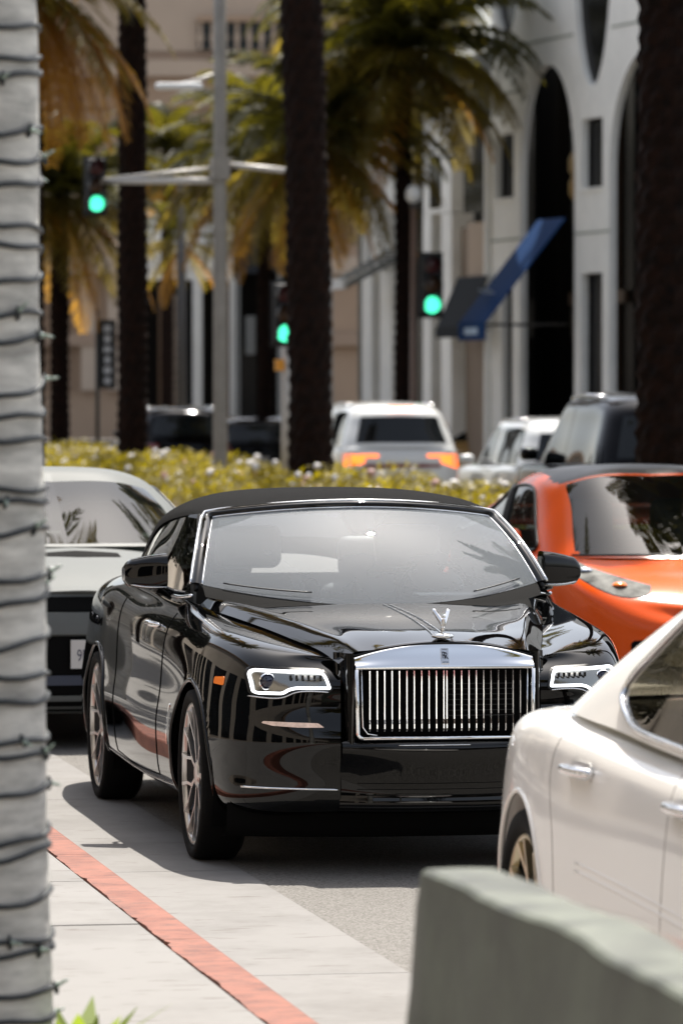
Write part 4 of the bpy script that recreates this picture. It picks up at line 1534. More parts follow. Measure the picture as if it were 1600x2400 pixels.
glass_mat('red_glass', (0.09, 0.115, 0.11), 1.5, dust_sheen=0.006, dust_sheen_col=(0.6, 0.7, 0.68))
rd_t, rd_s = build_car(redc, RED, MATS['red_paint'], MATS['red_glass'], (MATS['rim_dark'], MATS['rim_dark']))
for s_ in (-1, 1):
    hl = sub('headlight', redc)
    patch('headlight_lens', [(s_ * a, b) for a, b in curve([(.40, .36, 0), (.55, .50, 0), (.72, .80, 0), (.80, 1.15, 0), (.855, 1.12, 0), (.87, .80, 0), (.80, .48, 0), (.62, .24, 0), (.45, .24, 0), (.40, .36, 0)], 40)[:-1, :2]],
          'top', rd_t, MATS['head_clear'], hl, .006, .012, step=.05)
    for xx, yy in ((.80, .95), (.76, .62), (.60, .36)):
        h = top_hit(rd_t, s_ * xx, yy)
        MB().lathe([(.001, .02), (.03, .018), (.045, .006), (.048, 0)], 20, 'Z', (h.x, h.y, h.z + .006)).build('projector', MATS['amber'] if xx != .76 else MATS['chrome'], hl, True)
mirrors(redc, 1.72, 1.06, 1.03, MATS['red_paint'])
patch('front_intake', rounded([(-.55, .25), (.55, .25), (.6, .48), (-.6, .48)], .05), 'front', rd_t, MATS['well_black'], redc, .004, .01, step=.06)
MB().tube([cp for cp in [rd_s(u, .04) + Vector((0, -.012, .012)) for u in np.linspace(0.05, 1.75, 12)]], .008, 6).build('wiper', MATS['black_trim'], redc, True)
MB().tube([Vector((-p.x, p.y, p.z)) for p in [rd_s(u, .04) + Vector((0, -.012, .012)) for u in np.linspace(0.05, 1.75, 12)]], .008, 6).build('wiper', MATS['black_trim'], redc, True)
for s_ in (-1, 1):
    MB().tube([Vector((s_ * p.x, p.y, p.z)) for p in [rd_s(3.72 + .25 * t, .2 + 2.4 * t) for t in np.linspace(0, 1, 10)]], .03, 6).build('door_pillar', MATS['black_trim'], redc, True)
for x in (-.38, .38):
    o = MB().box((x, 2.5, 1.0), (.5, .18, .6)).build('seat', MATS['dash_dark'], redc, True)
    bevel(o, .07, 3)

# --- traffic on the far carriageway
SUV = dict(L=5.0, w=0.985, wr=0.38, rim=0.27, style='plain', spokes=6, z0=0.25, nu=110, nv=50,
    path=[(0, 0), (.5, .04), (.82, .18), (.95, .5), (.985, .95), (.985, 2.5), (.985, 3.9), (.97, 4.5), (.9, 4.85), (.6, 4.97), (0, 5.0)],
    crest=[.95, .97, 1.0, 1.05, 1.08, 1.10, 1.12, 1.12, 1.12, 1.12, 1.12],
    centre=[(.05, .97), (.1, .99), (.3, 1.04), (.5, 1.08), (.9, 1.12), (2.5, 1.15), (3.9, 1.15), (4.4, 1.15), (4.7, 1.14), (4.85, 1.13), (4.9, 1.13)],
    arches=[(.95, .38, .43), (3.95, .38, .43)],
    house=[((0, 1.25, 1.14), (0, 1.95, 1.76), (0, 2.2, 1.85)), ((.5, 1.3, 1.14), (.42, 1.98, 1.755), (0, 2.25, 1.855)), ((.86, 1.6, 1.12), (.66, 2.15, 1.71), (0, 2.35, 1.86)), ((.91, 2.2, 1.12), (.72, 2.4, 1.75), (0, 2.6, 1.865)),
           ((.92, 3.2, 1.12), (.73, 3.2, 1.76), (0, 3.2, 1.865)), ((.92, 4.2, 1.12), (.72, 4.1, 1.74), (0, 3.9, 1.855)), ((.87, 4.75, 1.12), (.66, 4.5, 1.68), (0, 4.1, 1.84)), ((.5, 4.93, 1.13), (.42, 4.68, 1.67), (0, 4.2, 1.83)), ((0, 4.96, 1.13), (0, 4.72, 1.68), (0, 4.25, 1.82))],
    wins=[('windscreen', rounded([(-.2, .15), (1.72, .15), (1.75, 2.8), (-.2, 2.8)], .15)), ('side_window', rounded([(2.3, .16), (3.65, .16), (3.65, 2.6), (2.55, 2.6)], .2)), ('quarter', rounded([(3.8, .16), (5.5, .16), (5.4, 2.6), (3.8, 2.6)], .2)),
          ('rear_window', rounded([(6.35, .35), (9, .35), (9, 2.7), (6.4, 2.7)], .15))], bulge=0.02)

def far_suv(name, label, px, d, paint, lit=True, scale=(1, 1, 1), group=None, rear=True):
    """px, d: the middle of its rear, seen from the pavement; heads away unless rear is False"""
    p = at_d(px, 0, d)
    t = thing(name, label, 'car', (p.x, p.y + 5.0 * scale[1], 0), math.pi, group)
    t.scale = scale
    tr, S = build_car(t, SUV, paint, MATS['tint_glass'], (MATS['rim_silver'], MATS['rim_dark']), trims=False)
    m = MATS['brake_lit'] if lit else MATS['tail_red']
    for s_ in (-1, 1):
        patch('tail_light', rounded([(s_ * .62, .88), (s_ * .93, .78), (s_ * .94, 1.02), (s_ * .62, 1.0)], .03), 'rear', tr, m, t, .006, .02, step=.08)
        if lit:
            patch('light_bar', [(s_ * .40, .97), (s_ * .70, .97), (s_ * .70, 1.015), (s_ * .40, 1.015)], 'rear', tr, m, t, .01, .02, step=.08)
    patch('boot_trim', [(-.62, .80), (.62, .80), (.62, .86), (-.62, .86)], 'rear', tr, MATS['tail_red'] if lit else MATS['black_trim'], t, .008, .02, step=.1)
    patch('number_plate', [(-.16, .62), (.16, .62), (.16, .76), (-.16, .76)], 'rear', tr, MATS['plate_white'], t, .008, .01, step=.1)
    patch('rear_bumper', rounded([(-.9, .30), (.9, .30), (.92, .52), (-.92, .52)], .05), 'rear', tr, MATS['black_trim'], t, .02, .04, step=.1)
    if lit:
        MB().box((0, 4.72, 1.775), (.42, .03, .035)).build('high_brake_light', m, t)
    for s_ in (-1, 1):
        MB().tube([(s_ * .68, 2.4, 1.80), (s_ * .70, 3.2, 1.83), (s_ * .68, 4.1, 1.81)], .018, 6).build('roof_rail', MATS['satin_metal'], t, True)
    mirrors(t, 1.75, 1.2, 1.05, paint)
    return t
far_suv('suv_car', 'white sport utility vehicle with lit orange tail lights beyond the flowering hedge', 945, 77, MATS['bright_white_paint'])
far_suv('suv_car', 'white sport utility vehicle side-on between the lit tail lights and the black one', 1388, 64, MATS['bright_white_paint'], lit=False, scale=(1, .98, .90))
far_suv('suv_car', 'large black sport utility vehicle beside the right-hand palm trunk', 1610, 52.5, MATS['navy_paint'], lit=False, scale=(1, 1, 1.08))
far_suv('suv_car', 'dark sport utility vehicle between the left palm trunk and the signal pole', 440, 101, MATS['navy_paint'], lit=False, scale=(1, 1, .93))
far_suv('suv_car', 'low dark car just right of the tall signal pole', 612, 104, MATS['navy_paint'], lit=False, scale=(1, 1, .80))
far_suv('suv_car', 'golden tan car half hidden between the two white vehicles', 1125, 100, MATS['gold_paint'], lit=False, scale=(1, 1, .82))

# ------------------------------------------------------------------ vegetation
def leaf_mat(name, c, back, tr=0.45, var=0.35):
    m = bpy.data.materials.new(name)
    m.use_nodes = True
    nt = m.node_tree
    b = nt.nodes['Principled BSDF']
    b.inputs['Roughness'].default_value = 0.5
    tc = nt.nodes.new('ShaderNodeTexCoord')
    n = nt.nodes.new('ShaderNodeTexNoise')
    n.inputs['Scale'].default_value = 1.7
    n.inputs['Detail'].default_value = 4
    nt.links.new(tc.outputs['Object'], n.inputs['Vector'])
    mx = nt.nodes.new('ShaderNodeMix')
    mx.data_type = 'RGBA'
    mx.inputs['A'].default_value = (*[q * (1 - var) for q in c], 1)
    mx.inputs['B'].default_value = (*[q * (1 + var) for q in c], 1)
    nt.links.new(n.outputs['Fac'], mx.inputs['Factor'])
    nt.links.new(mx.outputs['Result'], b.inputs['Base Color'])
    t = nt.nodes.new('ShaderNodeBsdfTranslucent')
    t.inputs[0].default_value = (*back, 1)
    ms = nt.nodes.new('ShaderNodeMixShader')
    ms.inputs[0].default_value = tr
    nt.links.new(b.outputs[0], ms.inputs[1])
    nt.links.new(t.outputs[0], ms.inputs[2])
    nt.links.new(ms.outputs[0], nt.nodes['Material Output'].inputs['Surface'])
    MATS[name] = m
    return m
leaf_mat('frond_green', (.034, .036, .006), (.15, .13, .010), .45)
leaf_mat('frond_yellow', (.11, .085, .012), (.34, .25, .03))
leaf_mat('frond_dry', (.20, .095, .012), (.66, .34, .035), .5)
leaf_mat('hedge_leaf', (.15, .125, .004), (.54, .43, .005), .5, .7)
leaf_mat('dark_leaf', (.012, .015, .007), (.02, .024, .006), .3)
mat('flower', (.85, .82, .79), .6)
mat('flower_pink', (.5, .3, .27), .6)
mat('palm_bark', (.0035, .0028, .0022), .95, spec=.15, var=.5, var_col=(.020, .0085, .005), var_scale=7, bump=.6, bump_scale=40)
mat('pale_bark', (.52, .51, .47), .9, var=.42, var_scale=4.5, stretch=(1, 1, 5), bump=.25, bump_scale=70)
mat('light_cable', (.012, .016, .018), .5)
mat('bulb', (.28, .36, .30), .15, coat=.6)

def frond_mesh(name, L, up, droop, m, pairs=44, leaf=.62, hang=.35, seed=0):
    """a feather frond along +y, rising at `up` rad and drooping; leaflets hang a little"""
    rg = random.Random(seed)
    b = MB()
    pts = []
    p = Vector((0, 0, 0))
    a = up
    n = 26
    for i in range(n + 1):
        pts.append(p.copy())
        p = p + Vector((0, math.cos(a), math.sin(a))) * (L / n)
        a -= droop / n * (0.5 + 1.0 * i / n)
    b.tube(pts, [.026 * (1 - .85 * i / n) + .004 for i in range(n + 1)], 5)
    for k in range(pairs):
        t = .10 + .90 * k / (pairs - 1)
        i = min(int(t * n), n - 1)
        q = pts[i].lerp(pts[i + 1], t * n - i)
        d = (pts[i + 1] - pts[i]).normalized()
        ll = leaf * (math.sin(math.pi * min(1, .12 + .88 * t) ** .8) * .8 + .2) * rg.uniform(.85, 1.1)
        for s in (-1, 1):
            sd = Vector((s, 0, 0))
            dirn = (sd * rg.uniform(.75, 1.0) + d * rg.uniform(.45, .8) + Vector((0, 0, rg.uniform(-.1, .25)))).normalized()
            w = d * .030 + Vector((0, 0, .016))
            e1 = q + dirn * ll * .55
            e2 = q + dirn * ll + Vector((0, 0, -hang * ll))
            base = len(b.v)
            b.add([q - w * .6, q + w * .6, e1 + w, e1 - w, e2], [(0, 1, 2, 3), (3, 2, 4)])
    me = b.mesh(name, m)
    return me
FG = [frond_mesh('frond', 2.9, R(75), 1.9, MATS['frond_green'], seed=1), frond_mesh('frond', 2.9, R(48), 1.7, MATS['frond_green'], seed=2), frond_mesh('frond', 2.8, R(22), 1.6, MATS['frond_green'], seed=3),
      frond_mesh('frond', 2.7, R(-5), 1.2, MATS['frond_yellow'], seed=4), frond_mesh('frond', 2.6, R(-35), .75, MATS['frond_yellow'], seed=5)]
FD = [frond_mesh('dry_frond', 2.8, R(-30), .9, MATS['frond_dry'], hang=.2, seed=6), frond_mesh('dry_frond', 2.7, R(-55), .5, MATS['frond_dry'], hang=.15, seed=7)]

def bark_trunk(name, h, r0, r1, m, parent, scars=0.10, knob=0.03, lean=(0, 0), n=20, flare=1.25):
    rows = max(30, int(h / scars * 2))
    rg = random.Random(int(h * 100))
    V, F = [], []
    for i in range(rows + 1):
        z = h * i / rows
        t = i / rows
        r = (r0 + (r1 - r0) * t) * (1 + .035 * math.sin(z * 1.9 + h) + .02 * math.sin(z * 5.3))
        if z < .6:
            r *= 1 + (flare - 1) * (1 - z / .6) ** 2
        for k in range(n):
            a = 2 * math.pi * k / n
            st = ((k + (i // 2)) % 2) * knob * (1 if i % 2 else .3) + rg.uniform(-.2, .2) * knob
            V.append(((r + st) * math.cos(a) + lean[0] * t * t, (r + st) * math.sin(a) + lean[1] * t * t, z))
    for i in range(rows):
        for k in range(n):
            F.append((i * n + k, i * n + (k + 1) % n, (i + 1) * n + (k + 1) % n, (i + 1) * n + k))
    return mesh_obj(name, V, F, m, parent, False)

def crown(parent, top, n_green, n_dry, scale, seed, low=0.0):
    rg = random.Random(seed)
    for k in range(n_green):
        t = k / max(1, n_green - 1)
        me = FG[min(4, int(t * 5 * (1 - low) + low * 5 * t + rg.uniform(-.3, .3))) if t > .02 else 0]
        az = k * 2.399 + rg.uniform(-.25, .25)
        s = scale * rg.uniform(.88, 1.1)
        shared('frond', me, parent, top, (rg.uniform(-.12, .12), rg.uniform(-.1, .1), az), (s, s, s))
    for k in range(n_dry):
        az = k * 2.399 + rg.uniform(-.3, .3)
        s = scale * rg.uniform(.85, 1.1)
        shared('dry_frond', FD[k % 2], parent, (top[0], top[1], top[2] - .15), (rg.uniform(-.12, .12), 0, az), (s, s, s))

def palm(label, loc, h, r, scale, green, dry, seed, group, bark='palm_bark', lean=(0, 0)):
    t = thing('palm_tree', label, 'palm tree', loc, 0, group)
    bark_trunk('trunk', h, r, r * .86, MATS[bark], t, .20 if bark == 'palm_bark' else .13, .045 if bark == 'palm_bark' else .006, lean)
    crown(t, (lean[0], lean[1], h), green, dry, scale, seed)
    return t

p1, p2, p3 = at_lat(311, 921, 12.0), at_lat(719, 921, 12.0), at_lat(1562, 921, 12.0)
MEDG = 'palms along the median hedge'
palm('tall dark palm trunk at left, in front of the left green signal', (p1.x, p1.y, .1), 12.6, .258, 1.2, 26, 26, 11, MEDG)
palm('thick dark palm trunk at centre, beside the half hidden green signal', (p2.x + .06, p2.y, .1), 13.5, .305, 1.2, 28, 14, 12, MEDG, lean=(-.45, 0))
palm('rough brown palm trunk at the right edge, above the orange red car', (p3.x, p3.y, .1), 14.0, .30, 1.2, 28, 14, 13, MEDG)

for yy_ in (28.5, 38.5, 8.0):
    palm('median palm %s, above and right of the picture' % {28.5: 'beside the orange red car', 38.5: 'well behind the orange red car', 8.0: 'level with the white sedan'}[yy_], (13.0 if yy_ < 35 else 11.6, yy_, .1), 12.5, .3, 1.2 if yy_ < 35 else 1.5, 40, 8, int(yy_), 'median palms outside the picture')
for yy_, wh_ in ((-4.0, 'behind the camera'), (33.5, 'level with the tail of the silver coupe'), (41.0, 'well beyond the silver coupe')):
    palm('pavement palm %s, left of the picture' % wh_, (1.9, yy_, .12), 10.5, .2, 1.4, 40, 6, int(yy_) + 7, 'pavement palms outside the picture', 'pale_bark')
FARG = 'palms on the far side of the street'
def far_palm(label, px, py, d, scale, green, dry, seed, r=.17, lean=(0, 0)):
    p = at_d(px, py, d)
    return palm(label, (p.x - lean[0], p.y - lean[1], 0), p.z, r, scale, green, dry, seed, FARG, lean=lean)
far_palm('big green palm crown with long drooping fronds beside the white arched building', 946, 118, 95.5, 1.15, 72, 4, 21, .16)
far_palm('dense dark palm crown just behind the central trunk', 752, 330, 96, 1.05, 64, 10, 22, .15)
far_palm('palm with yellow green fronds between the signal pole and the central trunk', 622, 380, 108, 1.12, 66, 8, 23, .17)
far_palm('palm with hanging dry orange fronds at the top left', 70, -50, 84, 1.15, 24, 38, 24, .24)
far_palm('dark low palm crown beside the left green signal', 140, 460, 108, 1.1, 62, 8, 25, .2)
far_palm('small yellow green palm standing before the white shop at left', 425, 560, 122, .62, 20, 4, 26, .1)
far_palm('far palm crown seen between the left trunk and the signal pole', 392, 355, 132, .8, 44, 8, 27, .15)
far_palm('high palm crown at the top of the picture near the sky', 890, -20, 118, 1.25, 60, 4, 28, .17)

# unseen trees behind and beside the camera, added to darken the reflections
def leafy_tree(label, loc, h, rad, seed, group):
    rg = random.Random(seed)
    t = thing('street_tree', label, 'tree', loc, 0, group)
    b = MB()
    b.tube([(0, 0, 0), (.05, 0, h * .3), (0, .08, h * .55)], [.2, .16, .11], 10)
    for k in range(6):
        a = k * 1.05
        b.tube([(0, 0, h * (.35 + .03 * k)), (rad * .4 * math.cos(a), rad * .4 * math.sin(a), h * .62), (rad * .7 * math.cos(a), rad * .7 * math.sin(a), h * .75)], [.08, .05, .02], 6)
    b.build('trunk', MATS['palm_bark'], t, True)
    v, f = [], []
    for k in range(5200):
        while True:
            p = Vector((rg.uniform(-1, 1), rg.uniform(-1, 1), rg.uniform(-1, 1)))
            if .35 < p.length < 1 + .15 * math.sin(p.x * 7 + seed) * math.cos(p.y * 6):
                break
        c = Vector((p.x * rad, p.y * rad, h * .72 + p.z * h * .3))
        a = Vector((rg.uniform(-1, 1), rg.uniform(-1, 1), rg.uniform(-1, 1))).normalized() * .16
        d = a.orthogonal().normalized() * .09
        n = len(v)
        v += [c - a, c + d, c + a, c - d]
        f.append((n, n + 1, n + 2, n + 3))
    mesh_obj('crown', v, f, MATS['dark_leaf'], t, False)
    return t

# hedge of the median with its flowers
def hedge():
    rg = random.Random(5)
    v, f = [], []
    fl = MB()
    flp = MB()
    yy = 36.0
    def top(x, y):
        return .70 + .12 * math.sin(y * .9 + 1) + .13 * math.sin(y * 2.3) + .09 * math.sin(y * 5.1 + x * 3) + .06 * math.sin(x * 9 + y * 7)
    for k in range(62000):
        x = rg.uniform(10.9, 13.0)
        y = 36 + 84 * rg.random() ** .95
        zt = top(x, y) - .35 * max(0, abs(x - 11.95) - .75)
        z = zt - abs(rg.gauss(0, .12)) if rg.random() < .75 else rg.uniform(.2, zt)
        c = Vector((x, y, max(.16, z)))
        a = Vector((rg.uniform(-1, 1), rg.uniform(-1, 1), rg.uniform(-.2, 1.2))).normalized() * rg.uniform(.035, .07)
        d = a.orthogonal().normalized() * rg.uniform(.018, .03)
        n = len(v)
        v += [c - a, c + d, c + a, c - d]
        f.append((n, n + 1, n + 2, n + 3))
    o = mesh_obj('hedge', v, f, MATS['hedge_leaf'], None, False)
    tag(o, 'yellow green flowering hedge running along the median', 'hedge', kind='stuff')
    for k in range(400):
        x = rg.uniform(10.9, 12.8)
        y = rg.uniform(40, 105)
        z = top(x, y) - .35 * max(0, abs(x - 11.95) - .75) + rg.uniform(-.10, .07)
        r = rg.uniform(.035, .065)
        (fl if rg.random() < .75 else flp).lathe([(.001, r), (r * .7, r * .7), (r, 0), (r * .7, -r * .7), (.001, -r)], 7, 'Z', (x, y, z))
    tag(fl.build('hedge_flowers', MATS['flower'], None, True), 'white blossoms scattered over the median hedge', 'flowers', kind='stuff')
    tag(flp.build('pink_hedge_flowers', MATS['flower_pink'], None, True), 'pink blossoms scattered over the median hedge', 'flowers', kind='stuff')
hedge()
structure(slab('median_kerb', 10.8, 13.1, 34, 150, -.2, .15, M_GUTTER))
structure(slab('median_soil', 10.95, 12.95, 34.2, 149.8, .1, .17, mat('soil', (.06, .04, .025), .95)))

# near palm wrapped with string lights
np_c = Vector((1.245, 12.28, .0))
npalm = thing('palm_tree', 'pale grey palm trunk wrapped with dark light strings at the left edge', 'palm tree', (np_c.x, np_c.y, .1))
def tr(z):
    return .238 - .0135 * z + (.06 * (1 - z / .3) ** 2 if z < .3 else 0) + .004 * math.sin(z * 5.3)
V, F = [], []
rg = random.Random(2)
rows_, n_ = 260, 40
for i in range(rows_ + 1):
    z = 14.0 * i / rows_
    for k in range(n_):
        a = 2 * math.pi * k / n_
        r = max(.09, tr(z)) + .0008 * math.sin(z * 21 + .6 * math.sin(a * 2)) + rg.uniform(-.0008, .0008)
        V.append((r * math.cos(a), r * math.sin(a), z))
for i in range(rows_):
    for k in range(n_):
        F.append((i * n_ + k, i * n_ + (k + 1) % n_, (i + 1) * n_ + (k + 1) % n_, (i + 1) * n_ + k))
mesh_obj('trunk', V, F, MATS['pale_bark'], npalm)
crown(npalm, (0, 0, 14.0), 26, 6, .9, 31)
sl = thing('string_lights', 'dark string of small lights wound round the pale palm trunk', 'string lights', (np_c.x, np_c.y, .1))
pts = []
z = .22
a = 0.0
rg = random.Random(9)
pitch = .082
ph = [rg.uniform(-1, 1) for _ in range(80)]
bulbs = []
bm = MB()
bm.tube([(0, 0, 0), (.012, 0, 0), (.02, 0, .0)], [.006, .007, .005], 7)
bm.tube([(.02, 0, 0), (.034, 0, .0), (.044, 0, 0)], [.0045, .004, .001], 7)
bulb_me = bm.mesh('bulb', MATS['bulb'], True)
sock = MB()
sock.tube([(0, 0, .016), (.004, 0, 0), (.004, 0, -.02)], [.004, .0085, .005], 7)
sock_me = sock.mesh('socket', MATS['light_cable'], True)
turn = 0
while z < 5.4:
    turn = int(a / (2 * math.pi))
    zz = z + .022 * math.sin(a * .37 + 1) + .014 * math.sin(a * 1.13 + 2) + .010 * math.sin(a * .71) + .005 * math.sin(a * 5.3)
    r = tr(zz) + .006
    pts.append((r * math.cos(a), r * math.sin(a), zz))
    if len(pts) % 13 == 4 and z < 3.9:
        bulbs.append((r, a, zz))
    a += 2 * math.pi / 28
    z += pitch / 28
MB().tube(pts, .0072, 6).build('cable', MATS['light_cable'], sl, True)
for r, a, zz in bulbs:
    if math.cos(a - math.radians(-84)) > -.25:
        o = shared('bulb', bulb_me, sl, (r * math.cos(a), r * math.sin(a), zz), (rg.uniform(-.5, .5), rg.uniform(-.7, .3), a + rg.uniform(-.5, .5)))
        shared('socket', sock_me, sl, (r * math.cos(a), r * math.sin(a), zz), (0, rg.uniform(-.6, .6), a))
# small plant at its foot
pp = at_d(128, 2390, 12.2)
plant = thing('ground_plant', 'small bright green plant at the foot of the pale palm', 'plant', (np_c.x + .30, np_c.y - .05, .128))
leaf_mat('bright_leaf', (.14, .20, .02), (.3, .4, .03))
for k in range(16):
    a = k * 2.4
    rr = .05 + .012 * k
    b = MB()
    q = [Vector((.3 * rr * math.cos(a), .3 * rr * math.sin(a), 0)), Vector((rr * .7 * math.cos(a), rr * .7 * math.sin(a), .16 + .006 * k)), Vector((rr * 1.2 * math.cos(a), rr * 1.2 * math.sin(a), .25 + .004 * k))]
    w = Vector((-math.sin(a), math.cos(a), 0)) * .028
    b.add([q[0] - w * .2, q[0] + w * .2, q[1] + w, q[1] - w, q[2]], [(0, 1, 2, 3), (3, 2, 4)])
    b.build('leaf', MATS['bright_leaf'], plant)

# ------------------------------------------------------------------ barrier, signals, lamps
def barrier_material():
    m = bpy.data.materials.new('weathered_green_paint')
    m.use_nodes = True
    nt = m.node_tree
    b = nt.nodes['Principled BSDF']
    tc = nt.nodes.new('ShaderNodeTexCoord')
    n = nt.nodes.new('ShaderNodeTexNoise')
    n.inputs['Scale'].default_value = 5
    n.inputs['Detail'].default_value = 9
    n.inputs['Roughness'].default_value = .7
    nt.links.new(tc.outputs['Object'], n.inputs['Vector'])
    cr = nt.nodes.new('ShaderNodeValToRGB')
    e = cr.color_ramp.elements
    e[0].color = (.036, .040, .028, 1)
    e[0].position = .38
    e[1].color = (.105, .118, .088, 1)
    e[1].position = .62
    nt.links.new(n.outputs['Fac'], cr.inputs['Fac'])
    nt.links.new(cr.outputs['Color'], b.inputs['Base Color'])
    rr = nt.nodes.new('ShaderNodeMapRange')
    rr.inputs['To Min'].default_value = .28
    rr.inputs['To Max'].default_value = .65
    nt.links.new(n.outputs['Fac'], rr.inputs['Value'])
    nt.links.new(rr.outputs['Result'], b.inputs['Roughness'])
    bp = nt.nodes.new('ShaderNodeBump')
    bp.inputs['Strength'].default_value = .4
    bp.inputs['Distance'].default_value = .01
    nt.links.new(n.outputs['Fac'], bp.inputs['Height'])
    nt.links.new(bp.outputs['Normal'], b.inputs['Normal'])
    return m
bar = thing('traffic_barrier', 'weathered green painted barrier in the bottom right corner', 'barrier', (2.075, 0, .128))
prof = [(-.30, 0), (-.30, .06), (-.20, .20), (-.135, .33), (-.10, .60), (-.086, .845), (-.083, .862), (-.072, .870), (0, .872), (.072, .870), (.083, .862), (.086, .845), (.10, .60), (.135, .33), (.20, .20), (.30, .06), (.30, 0)]
rowsj = []
rg = random.Random(4)
ys = np.linspace(3.4, 10.02, 90)
for i, yv in enumerate(ys):
    k = 1.0 if 0 < i < 89 else .93
    wv = .008 * math.sin(yv * 3.1) + .005 * math.sin(yv * 7.3 + 1) + rg.uniform(-.002, .002)
    rowsj.append([(x * k + wv * .4, yv, z * (1 if z < .5 else 1 + wv) * (k if z > .8 else 1)) for x, z in prof])
J = np.array(rowsj)
nv_ = len(prof)
fj = grid_faces(90, nv_)
fj += [tuple(range(nv_)), tuple(reversed([89 * nv_ + k for k in range(nv_)]))]
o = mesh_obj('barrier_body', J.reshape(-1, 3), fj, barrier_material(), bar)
autosmooth(o, 28)
MB().box((0, 10.0, .42), (.10, .08, .09)).build('end_lug', MATS['black_trim'], bar)

mat('pole_grey', (.26, .24, .21), .55, metal=.3, var=.2, var_scale=2)
mat('pole_light', (.52, .50, .47), .5, metal=.2)
mat('pole_dark', (.05, .045, .04), .5)
mat('signal_black', (.006, .006, .006), .6)
mat('signal_green', (.1, .9, .6), .3, emit=(.06, .80, .42), emit_s=1.1)
mat('signal_off_red', (.06, .006, .006), .3)
mat('signal_off_amber', (.06, .025, .006), .3)
mat('globe_glass', (.85, .85, .82), .25)
mat('lamp_case', (.72, .73, .73), .35)

def signal_head(label, p, r=.15, plate=True, group='green traffic signals'):
    """p: centre of its green lens; faces the camera side of the street"""
    s = thing('traffic_signal', label, 'traffic signal', p, 0, group)
    b = MB()
    pitchz = r * 2.35
    b.box((0, .12, pitchz), (r * 2.5, .22, pitchz * 3.0))
    o = b.build('housing', MATS['signal_black'], s)
    bevel(o, .03, 2)
    if plate:
        MB().box((0, .20, pitchz), (r * 3.1, .012, pitchz * 3.35)).build('backplate', MATS['signal_black'], s)
    for k, mm in ((0, 'signal_green'), (1, 'signal_off_amber'), (2, 'signal_off_red')):
        ln = MB()
        ln.lathe([(.001, -.03), (r * .6, -.022), (r * .95, -.004), (r, 0)], 24, 'Y', (0, 0, pitchz * k))
        ln.build('lens', MATS[mm], s, True)
        vz = MB()
        v, f = [], []
        for i in range(17):
            a = math.pi * (-.12 + 1.24 * i / 16)
            v += [(r * 1.1 * math.cos(a), .0, pitchz * k + r * 1.1 * math.sin(a)), (r * 1.1 * math.cos(a), -.22, pitchz * k + r * 1.1 * math.sin(a))]
        f = [(2 * i, 2 * i + 1, 2 * i + 3, 2 * i + 2) for i in range(16)]
        vz.add(v, f)
        vz.build('visor', MATS['signal_black'], s, True)
    return s

# tall pole on the median with two arms and a lamp
pb = at_d(516, 921, 75)
def on_pole(py):
    return at_d(516, py, 75).z
pole = thing('signal_pole', 'tall grey signal pole with side arms rising from the hedge', 'pole', (pb.x, pb.y, 0))
MB().tube([(0, 0, .1), (0, 0, .5), (0, 0, 6), (0, 0, 12.5)], [.16, .115, .105, .09], 16).build('shaft', MATS['pole_grey'], pole, True)
cx = Vector((CT, -ST, 0))                # camera-right in street coordinates
za, zb = on_pole(424), on_pole(392)
def arm(a, b, r, name='arm', m='pole_light'):
    MB().tube([a, (Vector(a) + Vector(b)) / 2, b], r, 10).build(name, MATS[m], pole, True)
L1 = -(516 - 236) / FPX * 75
arm((0, 0, za), tuple(cx * L1 + Vector((0, 0, za))), .055)
arm((0, 0, zb), tuple(cx * L1 * .93 + Vector((0, 0, zb - .18))), .028)
L2 = (690 - 516) / FPX * 75
arm((0, 0, on_pole(384)), tuple(cx * L2 + Vector((0, 0, on_pole(402)))), .045)
MB().box((0, 0, on_pole(395)), (.28, .28, .35)).build('clamp', MATS['pole_grey'], pole)
ll = cx * (-(516 - 400) / FPX * 75)
MB().tube([(0, 0, on_pole(170)), tuple(ll * .5 + Vector((0, 0, on_pole(190)))), tuple(ll + Vector((0, 0, on_pole(203))))], .03, 8).build('lamp_arm', MATS['pole_light'], pole, True)
o = MB().box(tuple(ll * .82 + Vector((0, 0, on_pole(203)))), (.75, .3, .10), -R(YAW)).build('lamp_head', MATS['lamp_case'], pole)
bevel(o, .04, 2)
signal_head('green signal at left, half behind the left palm trunk', at_d(227, 477, 75), .12)
sp2 = at_d(668, 781, 71)
signal_head('green signal on a pale post, half behind the central palm trunk', sp2, .125)
q2 = at_d(676, 921, 71.3)
post = thing('signal_post', 'pale signal post standing in the hedge left of the central palm', 'pole', (q2.x, q2.y + .2, 0))
MB().tube([(0, 0, .1), (0, 0, 2), (0, 0, sp2.z + .7)], [.085, .075, .07], 12).build('shaft', MATS['pole_light'], post, True)
MB().tube([(0, 0, sp2.z + .25), (-.06, -.1, sp2.z + .25)], .03, 8).build('bracket', MATS['pole_light'], post, True)
MB().box((-.12, -.1, at_d(640, 855, 71).z), (.13, .1, .17)).build('push_button_box', mat('button_yellow', (.75, .32, .03), .5), post)
sp3 = at_d(1012, 714, 94)
signal_head('green signal hanging in front of the grey awning', sp3, .165)
q3 = at_d(972, 921, 94.2)
lamp = thing('street_lamp', 'slender dark street lamp with round globe left of the right-hand signal', 'street lamp', (q3.x, q3.y + .15, 0))
zt = at_d(972, 455, 94).z
MB().tube([(0, 0, 0), (0, 0, .8), (0, 0, zt - .15)], [.13, .075, .06], 12).build('shaft', mat('pole_brown', (.16, .10, .07), .5), lamp, True)
MB().lathe([(.001, .2), (.1, .17), (.16, .05), (.15, -.08), (.06, -.16)], 20, 'Z', (0, 0, zt)).build('globe', MATS['globe_glass'], lamp, True)
